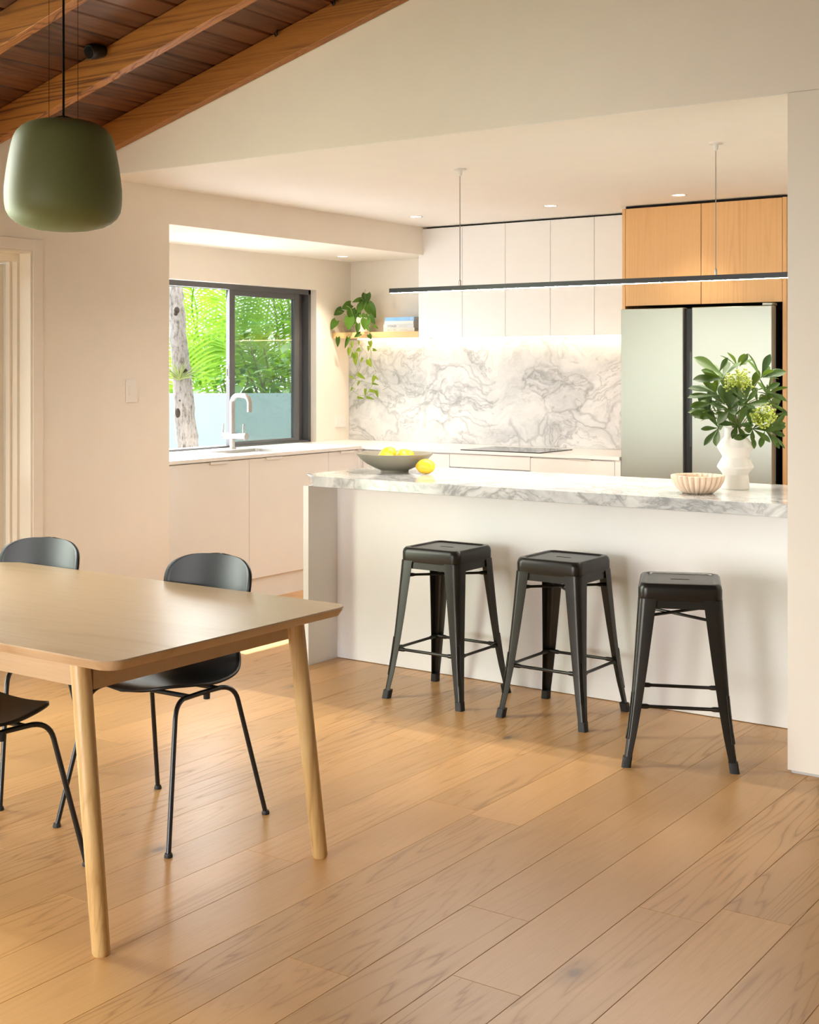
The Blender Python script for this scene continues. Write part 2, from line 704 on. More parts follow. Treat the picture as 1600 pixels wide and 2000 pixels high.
# ---- timber ceiling: boards, rafters
ceil = thing('ceiling', (-1.3, 1.0, 3.4), kind='structure')
BW = .118
YC0, YC1 = YREAR - .1, YG + .1
nb = int(3.95 / BW) + 1
for side in (0, 1):
    for i in range(nb):
        xa = XL - .06 + BW * i
        xb = xa + BW - .005
        if xa > XRIDGE:
            break
        xb = min(xb, XRIDGE)
        za, zb = z_raft(xa) + ZB, z_raft(xb) + ZB
        if side:
            xa, xb = 2 * XRIDGE - xb, 2 * XRIDGE - xa
            za, zb = zb, za
        dz = random.uniform(0, .0025)
        mb = MB()
        c = .003 / max(1e-6, (xb - xa))
        mb.prism([(xa, za + dz + .006), (xa + .005, za + dz + .0013 * (1 if zb > za else -1)), (xb - .005, zb + dz - .0013 * (1 if zb > za else -1)), (xb, zb + dz + .006),
                  (xb, zb + .028), (xa, za + .028)], 'y', YC0, YC1)
        o = mb.build('ceiling_board', M_BOARD, ceil)
    xe = XL - .3 if not side else 2 * XRIDGE - (XL - .3)
    z0 = z_raft(XL - .3) + ZB + .03
    z1 = z_raft(XRIDGE) + ZB + .03
    MB().prism([(xe, z0), (XRIDGE, z1), (XRIDGE, z1 + .12), (xe, z0 + .12)], 'y', YC0 - .1, YC1 + .1).build(
        'roof_sheeting', M_DARKGAP, ceil)
yr = [4.575 - .6 * k for k in range(12)]
for y in yr:
    for side in (0, 1):
        xe = XL - .04 if not side else 2 * XRIDGE - (XL - .04)
        MB().prism([(xe, z_raft(xe)), (XRIDGE, z_raft(XRIDGE)), (XRIDGE, z_raft(XRIDGE) + ZB - .001), (xe, z_raft(xe) + ZB - .001)],
                   'y', y, y + .05).build('rafter', M_RAFT, ceil, bevel=.002)

# ---- walls
wall_left = thing('wall_left', (XL, 2, 0), kind='structure')
mb = MB()
mb.box(XL - .3, XL, YREAR, .40, 0, 2.62)
mb.box(XL - .3, XL, .40, 4.238, 2.005, 2.62)
mb.box(XL - .3, XL, 4.238, 5.16, 0, 2.62)
mb.build('plaster', M_PAINT, wall_left)
mb = MB()   # flat surround standing slightly proud of the plaster
mb.box(XL, XL + .006, 4.238, 4.298, 0, 2.062)
mb.box(XL, XL + .006, .34, 4.238, 2.005, 2.062)
mb.build('architrave', M_PAINT, wall_left, bevel=.002)

tag(box(XW - .2, XL, 5.16, YB, 2.217, ZC + .1).build('ceiling_alcove', M_PAINT), kind='structure')

ww = thing('wall_window', (XW - .1, 6.5, 0), kind='structure')
WY0, WY1, WZ0, WZ1 = 5.25, 7.416, .905, 1.994
mb = MB()
mb.box(XW - .2, XW, 5.16, WY0, 0, 2.3)
mb.box(XW - .2, XW, WY1, YB + .15, 0, 2.3)
mb.box(XW - .2, XW, WY0, WY1, 0, WZ0 - .02)
mb.box(XW - .2, XW, WY0, WY1, WZ1, 2.3)
mb.box(XW - .2, XL - .3, 5.06, 5.16, 0, 2.5)
mb.build('plaster', M_PAINT, ww)
tag(box(XW - .2, -1.48, YB, YB + .15, 0, ZC + .1).build('wall_back', M_PAINT), kind='structure')
tag(MB().box(XL, -1.60, YG + .12, YB, ZC, ZC + .1).box(XL, -1.60, YG + .001, YG + .12, ZC, ZC + .003).build('ceiling_kitchen', M_CEIL), kind='structure')

mb = MB()
gx = [XL - .3, XRIDGE, XR + .2]
mb.prism([(XL - .3, ZC + .003), (XR + .2, ZC + .003), (XR + .2, z_raft(XR + .2) + .2), (XRIDGE, z_raft(XRIDGE) + .2), (XL - .3, z_raft(XL - .3) + .2)],
         'y', YG, YG + .12)
mb.box(-1.60, -1.487, YG, YG + .12, .012, ZC + .004)
mb.box(.25, XR + .2, YG, YG + .12, 0, ZC)
tag(mb.build('wall_gable', M_PAINT), kind='structure')
tag(box(-1.59, -1.487, YG + .012, YG + .11, 0, .012).build('baseboard_gable', M_GREYC), kind='structure')
tag(box(-1.60, -1.487, YG + .12, YB, 0, ZC).build('wall_kitchen_right', M_PAINT), kind='structure')
mb = MB()
mb.box(-1.487, .4, 6.2, 6.3, 0, ZC)
mb.box(.25, .35, YG + .12, 6.2, 0, ZC)
mb.box(-1.487, .35, YG + .12, 6.3, ZC, ZC + .1)
tag(mb.build('wall_corridor', M_PAINT), kind='structure')
tag(box(XR, XR + .2, YREAR, YG, 0, 2.9).build('wall_right', M_PAINT), kind='structure')
mb = MB()
mb.box(XL - .3, -4.95, YREAR - .2, YREAR, 0, 3.6)
mb.box(-1.85, XR + .2, YREAR - .2, YREAR, 0, 3.75)
mb.box(-4.95, -1.85, YREAR - .2, YREAR, 2.10, 3.75)
tag(mb.build('wall_rear', M_PAINT), kind='structure')

# ---- rear sliding glazing (behind the camera)
wr = thing('window_2', (-3.4, YREAR - .1, 0), kind='structure')
mb = MB()
for x in (-4.95, -3.43, -1.91):
    mb.box(x, x + .06, YREAR - .14, YREAR - .08, 0, 2.10)
mb.box(-4.95, -1.85, YREAR - .14, YREAR - .08, 2.04, 2.10)
mb.box(-4.95, -1.85, YREAR - .14, YREAR - .08, 0, .05)
mb.build('frame', M_ALU, wr)

# ---- kitchen sliding window
w1 = thing('window_1', (XW - .1, 6.4, WZ0), kind='structure')
FX = XW - .05
mb = MB()
mb.box(FX - .09, FX, WY0, WY1, WZ1 - .036, WZ1)
mb.box(FX - .09, FX, WY0, WY1, WZ0 - .018, WZ0 + .012)
mb.box(FX - .09, FX, WY0, WY0 + .04, WZ0, WZ1)
mb.box(FX - .09, FX, WY1 - .028, WY1, WZ0, WZ1)
mb.box(FX - .07, FX - .06, WY1 - .14, WY1 - .02, WZ0, WZ1)
mb.build('frame', M_ALU, w1, bevel=.002)
SY0, SY1, SZ0, SZ1 = 6.575, 7.300, WZ0 + .004, WZ1 - .032
mb = MB()
sw = .052
mb.box(FX - .045, FX - .012, SY0, SY0 + sw, SZ0, SZ1)
mb.box(FX - .045, FX - .012, SY1 - sw, SY1, SZ0, SZ1)
mb.box(FX - .045, FX - .012, SY0 + sw, SY1 - sw, SZ0, SZ0 + .03)
mb.box(FX - .045, FX - .012, SY0 + sw, SY1 - sw, SZ1 - .042, SZ1)
sash = mb.build('sash', M_ALU, w1, bevel=.002)
box(FX - .031, FX - .026, SY0 + sw - .004, SY1 - sw + .004, SZ0 + .02, SZ1 - .03).build('glass', M_GLASS, sash)
mb = MB()
mb.box(FX - .040, FX - .020, SY0 - .003, SY0 + .001, 1.36, 1.45)
mb.build('latch', M_STEEL, sash)
box(FX - .036, FX - .024, SY0 - .0042, SY0 - .0028, 1.38, 1.43).build('keyhole_slot', M_BLACK, sash)

# reveal / sill board of the window
tag(box(FX - .01, XW + .002, WY0, WY1 - .0, WZ0 - .02, WZ0 - .001).build('trim_1', M_STONE), kind='structure')

# ---- glazed door in the left wall (seen at the edge of the photo)
d1 = thing('door_1', (XL - .2, 4.2, 0), kind='structure')
ZH = 2.005
mb = MB()
mb.box(XL - .083, XL - .0, 4.226, 4.238, 0, ZH)          # liner
mb.box(XL - .30, XL - .083, 4.212, 4.238, 0, ZH - .012)  # frame post
mb.box(XL - .15, XL - .118, 4.196, 4.212, 0, ZH - .03)   # stop
mb.box(XL - .083, XL, .40, 4.226, ZH - .012, ZH)
mb.box(XL - .30, XL - .083, .40, 4.212, ZH - .05, ZH)
mb.build('door_frame', M_DOORW, d1, bevel=.002)
for i in range(3):
    ya, yb = 2.985 - 1.28 * i, 4.195 - 1.28 * i
    if i == 2:
        ya, yb = .42, 1.62
    mb = MB()
    xa, xb = XL - .20, XL - .16
    mb.box(xa, xb, yb - .085, yb, .01, ZH - .06)
    mb.box(xa, xb, ya, ya + .085, .01, ZH - .06)
    mb.box(xa, xb, ya + .085, yb - .085, ZH - .135, ZH - .06)
    mb.box(xa, xb, ya + .085, yb - .085, .845, .905)
    mb.box(xa, xb, ya + .085, yb - .085, .01, .14)
    leaf = mb.build('door_leaf', M_DOORW, d1, bevel=.003)
    box(XL - .185, XL - .178, ya + .08, yb - .08, .90, ZH - .13).build('pane', M_CLEAR, leaf)
    box(XL - .185, XL - .176, ya + .08, yb - .08, .135, .85).build('lower_panel', M_GREYP if i == 0 else M_CLEAR, leaf)
    mb = MB()
    mb.box(xb, xb + .010, yb - .097, yb - .085, .905, ZH - .135)
    mb.box(xb, xb + .010, ya + .097, yb - .097, .905, .917)
    mb.box(xb, xb + .010, ya + .097, yb - .097, ZH - .147, ZH - .135)
    mb.build('glazing_bead', M_DOORW, leaf)

# ================================================================== KITCHEN JOINERY
ZT = .905                                   # bench height
BXF, BYF = -5.43, 7.185                      # bench fronts
# ---- base cabinets along the window
def at_x(px, py, x):
    d = ray(px, py)
    return Vector((0, 0, CAMH)) + d * (x / d.x)


fx = BXF - .02
ys = [5.17, at_x(487, 900, fx).y, at_x(642, 900, fx).y, BYF]
labs = ['white lacquered base cabinet under the window ledge, nearest the dining wall',
        'white lacquered base cabinet under the sink tap, middle of the window run',
        'narrow white corner base cabinet beside the back bench run']
for i in range(3):
    a, b = ys[i], ys[i + 1]
    t = thing('base_cabinet', (fx - .3, (a + b) / 2, 0), labs[i], 'cabinet', 'base cabinets under the window')
    box(XW + .002, fx - .02, a, b, .14, ZT - .022).build('body', M_LACQ, t)
    box(XW + .05, fx - .03, a, b, 0, .14).build('toe_kick', M_LACQ, t)
    dr = box(fx - .019, fx, a + .0015, b - .0015, .142, ZT - .028).build('door', M_LACQ, t, bevel=.001)
    hc = {0: at_x(425, 899, fx).y, 1: at_x(533, 892, fx).y, 2: at_x(676, 880, fx).y}[i]
    box(fx - .012, fx + .016, hc - .075, hc + .075, ZT - .0285, ZT - .0245).build('lip_handle', M_LACQ, dr)
    box(fx + .013, fx + .016, hc - .075, hc + .075, ZT - .040, ZT - .0275).build('lip_edge', M_LACQ, dr)

# ---- back run
fy = BYF + .02
box(BXF - .06, BXF + .004, BYF - .003, BYF + .05, .0, ZT - .022).build('corner_filler', M_LACQ, t)
xs = [BXF + .004, at_y(878, 890, fy).x, at_y(1036, 900, fy).x, -3.541]
labs = ['white lacquered base cabinet behind the fruit bowl, left of the oven',
        None,
        'white lacquered base cabinet between the oven and the refrigerator']
for i in (0, 2):
    a, b = xs[i], xs[i + 1]
    t = thing('base_cabinet', ((a + b) / 2, fy + .3, 0), labs[i], 'cabinet', 'base cabinets along the back wall')
    box(a, b, fy + .02, YB - .01, .14, ZT - .022).build('body', M_LACQ, t)
    box(a, b, fy + .06, YB - .05, 0, .14).build('toe_kick', M_LACQ, t)
    for (z0, z1) in ((.645, ZT - .030), (.395, .642), (.142, .392)):
        dr = box(a + .0015, b - .0015, fy, fy + .019, z0, z1).build('drawer', M_LACQ, t, bevel=.001)
        hx = {0: at_y(812, 885, fy).x, 2: at_y(1134, 899, fy).x}[i]
        if z1 > .8:
            box(hx - .075, hx + .075, fy - .014, fy + .01, z1 + .0015, z1 + .005).build('lip_handle', M_LACQ, dr)
a, b = xs[1], xs[2]
t = thing('built_in_oven', ((a + b) / 2, fy + .3, 0), 'built-in oven with black glass door under the cooktop', 'oven')
box(a, b, fy + .02, YB - .01, .14, ZT - .022).build('housing', M_LACQ, t)
box(a + .002, b - .002, fy, fy + .019, .795, ZT - .026).build('fascia', M_LACQ, t, bevel=.001)
box(a + .004, b - .004, fy - .004, fy + .019, .20, .788).build('glass_door', M_BLKGLASS, t, bevel=.002)
MB().tube([(a + .05, fy - .045, .74), (b - .05, fy - .045, .74)], .009).build('bar_handle', M_STEEL, t, smooth=50)
for x in (a + .08, b - .08):
    MB().tube([(x, fy - .045, .74), (x, fy, .74)], .006).build('handle_post', M_STEEL, t, smooth=50)
box(a, b, fy + .06, YB - .05, 0, .14).build('toe_kick', M_LACQ, t)

tag(box(-3.540, -3.502, fy + .001, 7.298, 0, ZT - .0205).build('filler_panel', M_LACQ), 'slim white filler panel between the base cabinets and the refrigerator', 'panel')
# ---- continuous worktop with sink cut-out
SKX0, SKX1, SKY0, SKY1 = -5.86, -5.50, 6.10, 6.62
wt = thing('worktop', (-5.2, 7.4, ZT), 'white stone worktop running around the window and back wall', 'worktop')
mb = MB()
z0 = ZT - .02
mb.box(XW + .001, SKX0, 5.162, BYF, z0, ZT)
mb.box(SKX1, BXF, 5.162, BYF, z0, ZT)
mb.box(SKX0, SKX1, 5.162, SKY0, z0, ZT)
mb.box(SKX0, SKX1, SKY1, BYF, z0, ZT)
mb.box(XW + .001, -3.541, BYF, YB - .001, z0, ZT)
mb.box(-3.541, -3.502, BYF, 7.298, z0, ZT)
mb.build('slab', M_STONE, wt)
sk = thing('sink', ((SKX0 + SKX1) / 2, (SKY0 + SKY1) / 2, ZT - .02), 'stainless undermount sink set in the window bench', 'sink')
mb = MB()
cx, cy, hx, hy = (SKX0 + SKX1) / 2, (SKY0 + SKY1) / 2, (SKX1 - SKX0) / 2, (SKY1 - SKY0) / 2
mb.loops([rsq(hx - .001, hy - .001, .03, ZT - .003, 6, cx, cy), rsq(hx - .003, hy - .003, .03, ZT - .16, 6, cx, cy),
          rsq(hx - .02, hy - .02, .03, ZT - .18, 6, cx, cy)], cap1=True)
mb.build('basin', M_STEEL, sk, smooth=40, fix=False)
MB().lathe([(.03, 0), (.03, .004), (.012, .006)], (cx, cy, ZT - .18), 20).build('drain', M_STEEL, sk, smooth=40)

# ---- tap
fb = Vector((-5.915, 6.44, ZT))
t = thing('kitchen_tap', fb, 'brushed steel gooseneck kitchen tap standing before the window', 'tap')
path = [(0, 0, 0), (0, 0, .30)]
for i in range(1, 9):
    a = math.pi / 2 * i / 8
    path.append((.05 - .05 * math.cos(a), 0, .30 + .05 * math.sin(a)))
path += [(.10, 0, .35)]
for i in range(1, 9):
    a = math.pi / 2 * i / 8
    path.append((.10 + .05 * math.sin(a), 0, .30 + .05 * math.cos(a)))
path += [(.15, 0, .245)]
MB().tube(path, .0165, 14).build('spout', M_STEEL, t, smooth=50, local=True)
MB().lathe([(.027, 0), (.027, .006), (.022, .01)], (0, 0, 0), 24).build('base_ring', M_STEEL, t, smooth=40, local=True)
MB().tube([(-.075, 0, .085), (.105, 0, .085)], .0215, 16).build('mixer_body', M_STEEL, t, smooth=50, local=True)
MB().tube([(.100, 0, .085), (.125, 0, .085)], .0235, 16).build('mixer_cap', M_STEEL, t, smooth=50, local=True)
for x in (-.083, .095):
    MB().tube([(x, 0, .10), (x, .004, .165)], .005, 8).build('lever', M_STEEL, t, smooth=50, local=True)

# ---- splashback
tag(box(XW + .002, -3.545, YB - .02, YB - .0005, ZT + .0005, 1.643).build('marble_splashback', M_SPLASH),
    'polished white marble splashback with grey veins behind the cooktop', 'splashback')

# ---- cooktop
ck = thing('cooktop', (-4.33, 7.4, ZT), 'black glass induction cooktop set flush on the back bench', 'cooktop')
box(-4.625, -4.045, 7.185, 7.62, ZT, ZT + .006).build('glass_plate', M_BLKGLASS, ck, bevel=.0015)
for (x, y, r) in ((-4.48, 7.30, .085), (-4.19, 7.30, .07), (-4.48, 7.50, .07), (-4.19, 7.50, .085)):
    MB().lathe([(r - .0015, 0), (r, 0), (r, .0006), (r - .0015, .0006)], (x, y, ZT + .0058), 40, False, False).build(
        'hob_ring', M_GREYP, ck)

# ---- upper cabinets
UY = 7.60
ux = [at_y(p, 600, UY).x for p in (817.5, 903, 987, 1075, 1161)] + [-3.545]
nth = ['leftmost white upper cabinet, ending at the open shelf', 'second white upper cabinet from the open shelf',
       'third white upper cabinet from the open shelf, over the cooktop', 'fourth white upper cabinet from the open shelf, over the cooktop',
       'rightmost white upper cabinet, against the oak fridge surround']
for i in range(5):
    a, b = ux[i], ux[i + 1]
    t = thing('upper_cabinet', ((a + b) / 2, UY + .1, 1.645), nth[i], 'cabinet', 'white upper cabinets')
    box(a + .0005, b - .0005, UY + .02, YB - .001, 1.650, 2.385).build('body', M_LACQ, t)
    box(a + .0012, b - .0012, UY, UY + .019, 1.643, 2.397).build('door', M_LACQ, t, bevel=.0012)
tag(box(ux[0], ux[5], UY + .05, UY + .09, 2.386, ZC).build('gap_shade_strip', M_DARKGAP), 'dark strip painted as gap shade above the white upper cabinets', 'shade strip')  # near-black strip stands in for shade in the ceiling gap

# LED strip under the cabinets and shelf
t = thing('led_strip', (-4.4, 7.74, 1.64), 'warm light strip under the white upper cabinets', 'light strip')
box(ux[0] + .02, ux[5] - .02, 7.745, 7.765, 1.6435, 1.6495).build('diffuser', M_STRIP, t)
t = thing('led_strip', (-5.6, 7.74, 1.64), 'warm light strip under the oak shelf', 'light strip')
box(XW + .12, ux[0] - .02, 7.745, 7.765, 1.6425, 1.6485).build('diffuser', M_STRIP, t)

# ---- oak shelf
tag(box(XW + .001, ux[0] - .002, UY + .002, YB - .001, 1.649, 1.690).build('oak_shelf', M_SHELF, bevel=.001),
    'oak wall shelf holding the trailing plant and books', 'shelf')

# ---- oak fridge surround
TY = 7.30
TX0, TX1, TX2, TX3, TX4 = -3.538, -3.517, -3.035, -2.552, -2.528
t = thing('fridge_surround', (-3.03, 7.5, 0), 'oak veneer tall surround and overhead cupboard around the refrigerator', 'cabinet')
box(TX0, TX1 - .001, TY, YB - .001, 0, 2.394).build('side_panel', M_CAB, t, bevel=.001)
box(TX3 + .001, TX4, TY, YB - .001, 0, 2.394).build('side_panel', M_CAB, t, bevel=.001)
box(TX1, TX3, TY + .022, YB - .001, 1.815, 2.385).build('body', M_DARKGAP, t)
box(TX1 + .001, TX2 - .0018, TY, TY + .02, 1.807, 2.392).build('door', M_CAB, t, bevel=.001)
box(TX2 + .0018, TX3 - .001, TY, TY + .02, 1.807, 2.392).build('door', M_CAB, t, bevel=.001)
box(TX0 + .01, TX4 - .01, TY + .03, TY + .06, 2.3945, ZC - .001).build('shadow_strip', M_DARKGAP, t)
box(TX1, TX3, YB - .03, YB - .002, 0, 1.814).build('back_panel', M_DARKGAP, t)

# ---- refrigerator
FY = 7.20
t = thing('refrigerator', (-3.035, 7.5, 0), 'satin grey double-door refrigerator with dark recessed handles', 'refrigerator')
box(-3.485, -2.585, FY + .075, YB - .05, .03, 1.765).build('body', M_BLACK, t)
box(-3.498, -3.103, FY, FY + .068, .05, 1.784).build('door', M_FRIDGE, t, bevel=.004)
box(-3.049, -2.576, FY, FY + .068, .05, 1.784).build('door', M_FRIDGE, t, bevel=.004)
box(-3.103, -3.049, FY + .03, FY + .068, .05, 1.778).build('handle_recess', M_BLACK, t)
box(-3.066, -3.050, FY + .004, FY + .03, .98, 1.53).build('grip', M_BLKMET, t, bevel=.002)
box(-2.640, -2.580, FY + .02, FY + .10, 1.7845, 1.80).build('hinge_cap', M_FRIDGE, t, bevel=.004)
for x in (-3.42, -2.65):
    MB().lathe([(.02, 0), (.02, .05)], (x, 7.4, 0), 14).build('foot', M_BLACK, t)

# ---- island
IX0, IX1, IYF, IYB, IY1 = -4.098, -1.602, 4.965, 5.19, 5.79
ZI0, ZI = .867, .917
t = thing('kitchen_island', (-2.9, 5.4, 0), 'white panelled kitchen island base behind the bar stools', 'island')
box(IX0, IX0 + .032, IYF, IY1 - .02, 0, ZI0).build('end_panel', M_LACQ, t, bevel=.001)
box(IX0 + .032, IX1, IYB, IYB + .02, .003, ZI0).build('front_panel', M_LACQ, t)
box(IX0 + .032, IX1, IYB + .021, IY1 - .04, .0, ZI0).build('carcass', M_LACQ, t)
t = thing('island_benchtop', (-2.9, 5.4, ZI0), 'thick veined marble benchtop on the kitchen island', 'worktop')
mb = MB()
ch = .10
ov = -.045


def itop(z, d):
    return [(IX0 - .045 + ch + d * .4, IYF - .008, z), (IX1, IYF - .008, z), (IX1, IY1, z), (IX0 - .045 + d, IY1, z), (IX0 - .045 + d, IYF - .008 + ch * .9, z)]


mb.loops([itop(ZI0, .03), itop(ZI - .004, 0), itop(ZI, .004)], cap0=True, cap1=True)
mb.build('slab', M_MARBLE, t, bevel=.0015)

# ---- kitchen lights
LY = 5.467
t = thing('linear_pendant', (-2.86, LY, 1.81), 'long slim black linear pendant light over the island', 'pendant light')
box(-3.938, -1.79, LY - .016, LY + .016, 1.815, 1.838).build('bar', M_BLKMET, t, bevel=.001)
box(-3.935, -1.793, LY - .011, LY + .011, 1.8144, 1.8149).build('diffuser', M_LED, t)
for x in (-3.521, -2.205):
    MB().tube([(x, LY, 1.846), (x, LY, 2.39)], .0022, 6).build('suspension_cable', M_STEEL, t)
    MB().lathe([(.006, 0), (.006, .022), (.003, .03)], (x, LY, 1.838), 12).build('cable_gripper', M_STEEL, t)
    MB().lathe([(.004, -.035), (.010, -.03), (.012, -.008), (.030, -.006), (.030, 0)], (x, LY, ZC), 20).build('ceiling_mount', M_WHITE, t, smooth=40)
dl = [((-3.88, 7.03, ZC), 'recessed downlight in the kitchen ceiling above the cooktop'),
      ((-3.044, 7.006, ZC), 'recessed downlight in the kitchen ceiling before the oak cupboard'),
      ((-4.869, 7.035, ZC), 'recessed downlight in the kitchen ceiling beside the bulkhead'),
      ((-5.72, 7.363, 2.217), 'recessed downlight in the low ceiling above the window bench')]
for p, lab in dl:
    low = p[2] < 2.3
    t = thing('downlight', p, lab, 'downlight', 'recessed downlights')
    MB().lathe([(.034, -.0005), (.045, -.003), (.046, 0)], p, 28, False, False).build('trim_ring', M_WHITE, t, smooth=40)
    MB().lathe([(.034, -.0008), (.001, -.0008)], p, 28, False, True).build('lens', M_DOWN, t)
    ld = bpy.data.lights.new('downlight_beam', 'SPOT')
    ld.energy = 26 if low else 10
    ld.color = (1, .86, .68)
    ld.spot_size = R(95)
    ld.spot_blend = .8
    ld.shadow_soft_size = .04
    lo = bpy.data.objects.new('downlight_beam', ld)
    COL.objects.link(lo)
    lo.location = (0, 0, -.012)
    lo.parent = t

# ---- switch and socket plates
t = thing('light_switch', (XL + .005, 4.88, 1.315), 'white light switch plate on the dining wall', 'switch')
box(XL + .0002, XL + .010, 4.844, 4.916, 1.254, 1.376).build('plate', M_PLATE, t, bevel=.0015)
box(XL + .010, XL + .0125, 4.862, 4.898, 1.29, 1.34).build('rocker', M_PLATE, t, bevel=.001)
t = thing('power_socket', (XW + .005, 7.72, 1.05), 'white power socket plate beside the window', 'socket')
box(XW + .0002, XW + .009, 7.632, 7.748, 1.00, 1.085).build('plate', M_PLATE, t, bevel=.0015)
for y in (7.66, 7.71):
    box(XW + .009, XW + .0105, y - .012, y + .012, 1.03, 1.055).build('outlet_face', M_PLATE, t)

# ================================================================== STOOLS
def make_stool():
    t = thing('bar_stool', (0, 0, 0))
    L = [rsq(.1475, .1475, .035, .594), rsq(.150, .150, .036, .600), rsq(.150, .150, .036, .634), rsq(.1475, .1475, .036, .647), rsq(.141, .141, .034, .655),
         rsq(.132, .132, .03, .657), rsq(.124, .124, .026, .655), rsq(.119, .119, .022, .651)]
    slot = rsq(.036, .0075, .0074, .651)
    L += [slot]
    mb = MB().loops([rsq(.120, .120, .022, .634), rsq(.1445, .1445, .034, .628), rsq(.1450, .1450, .034, .594)] + L, cap0=True)
    mb.build('seat', M_STOOL, t, smooth=32)
    MB().loops([rsq(.0362, .0077, .0076, .6508), rsq(.036, .0075, .0074, .636)], cap1=True).build('hand_slot_shade', M_RUBBER, t, fix=False)  # closed black cup stands in for the shade inside the open slot

    def leg(sx, sy):
        # folded sheet channel: rounded outer corner, tapering, flaring at the foot
        st = [(.600, .1505, .068), (.50, .1565, .061), (.36, .1655, .051), (.22, .1760, .041), (.12, .1865, .034), (.05, .1960, .029), (.004, .2010, .026)]
        Ls = []
        for z, d, w in st:
            r = w * .42
            outer = [(d - w, d)]
            for i in range(7):
                a = math.pi / 2 * (1 - i / 6)
                outer.append((d - r + r * math.cos(a), d - r + r * math.sin(a)))
            outer.append((d, d - w))
            th = .0028
            inner = [(d - th, d - w)]
            r2 = max(.002, r - th)
            for i in range(7):
                a = math.pi / 2 * (i / 6)
                inner.append((d - r + r2 * math.cos(a), d - r + r2 * math.sin(a)))
            inner.append((d - w, d - th))
            Ls.append([(sx * x, sy * y, z) for x, y in outer + inner])
        lg = MB().loops(Ls, cap0=True, cap1=True).build('leg', M_STOOL, t, smooth=45)
        # pressed stiffening rib, a slim closed bead on the corner
        pts = []
        for (z, d, w) in ((.265, .1722, .044), (.18, .1800, .038), (.10, .1890, .033)):
            r = w * .42
            q = d - r + r * .7071 + .0006
            pts.append((z, q))
        bead = []
        wv = .0065
        for z, q in pts:
            bead.append((sx * (q + wv * .7), sy * (q - wv * .7), z))
        for z, q in reversed(pts):
            bead.append((sx * (q - wv * .7), sy * (q + wv * .7), z))
        bead.append(bead[0])
        MB().tube(bead, .0016, 6).build('pressed_rib', M_STOOL, lg, smooth=60)
        q = .1905
        MB().loops([rsq(.017, .017, .008, 0, 5, sx * q, sy * q), rsq(.017, .017, .008, .036, 5, sx * (q - .0055), sy * (q - .0055))],
                   cap0=True, cap1=True).build('rubber_foot', M_RUBBER, lg, smooth=40)
    for sx, sy in ((1, 1), (-1, 1), (-1, -1), (1, -1)):
        leg(sx, sy)
    q = .158
    for k in range(4):
        c, s = math.cos(k * math.pi / 2), math.sin(k * math.pi / 2)

        def rot(x, y, z):
            return (c * x - s * y, s * x + c * y, z)
        MB().tube([rot(-q, -q - .006, .214), rot(-.118, -q - .006, .214), rot(-.108, -q - .006, .214), rot(.108, -q - .006, .214), rot(.118, -q - .006, .214), rot(q, -q - .006, .214)],
                  [.0095, .0095, .0066, .0066, .0095, .0095], 8).build('footrest_bar', M_STOOL, t, smooth=50)
        mb = MB()
        p = [rot(-.092, -.1466, .566), rot(.092, -.1466, .566), rot(.092, -.1446, .598), rot(-.092, -.1446, .598)]
        p2 = [rot(-.092, -.1440, .566), rot(.092, -.1440, .566), rot(.092, -.1420, .598), rot(-.092, -.1420, .598)]
        mb.loops([p, p2], cap0=True, cap1=True)
        mb.build('apron', M_STOOL, t)
    for s in (1, -1):
        z = .527 + .006 * s
        MB().tube([(-.14, -.14 * s, z), (-.11, -.11 * s, z), (-.10, -.10 * s, z), (.10, .10 * s, z), (.11, .11 * s, z), (.14, .14 * s, z)],
                  [.0085, .0085, .0058, .0058, .0085, .0085], 8).build('cross_brace', M_STOOL, t, smooth=50)
    return t


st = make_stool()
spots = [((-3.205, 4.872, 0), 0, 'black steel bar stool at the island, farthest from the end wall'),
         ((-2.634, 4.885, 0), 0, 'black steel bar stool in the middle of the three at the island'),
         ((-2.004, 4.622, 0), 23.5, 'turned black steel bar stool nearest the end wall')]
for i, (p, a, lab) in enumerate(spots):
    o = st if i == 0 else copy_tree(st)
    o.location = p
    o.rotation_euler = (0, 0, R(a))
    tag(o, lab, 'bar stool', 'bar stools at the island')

# ================================================================== TABLE
TZ = .722
t = thing('dining_table', (-3.55, 2.7, 0), 'oak dining table with rounded corners and splayed round legs', 'table')
TXa, TXb, TYa, TYb = -4.68, -2.440, 2.222, 3.183
cx, cy, hx, hy = (TXa + TXb) / 2, (TYa + TYb) / 2, (TXb - TXa) / 2, (TYb - TYa) / 2
MB().loops([rsq(hx - .014, hy - .014, .045, TZ - .027, 10, cx, cy), rsq(hx - .004, hy - .004, .055, TZ - .013, 10, cx, cy),
            rsq(hx, hy, .058, TZ - .004, 10, cx, cy), rsq(hx - .002, hy - .002, .056, TZ, 10, cx, cy)],
           cap0=True, cap1=True).build('tabletop', M_TABLE, t, smooth=50)
ZU = TZ - .027
ax0, ax1, ay0, ay1 = -4.53, -2.57, 2.285, 3.075
box(ax0, ax1, ay0, ay0 + .022, ZU - .068, ZU).build('apron', M_TABLE, t, bevel=.001)
box(ax0, ax1, ay1 - .022, ay1, ZU - .068, ZU).build('apron', M_TABLE, t, bevel=.001)
box(ax1 - .022, ax1, ay0 + .022, ay1 - .022, ZU - .068, ZU).build('apron', M_TABLE, t, bevel=.001)
box(ax0, ax0 + .022, ay0 + .022, ay1 - .022, ZU - .068, ZU).build('apron', M_TABLE, t, bevel=.001)
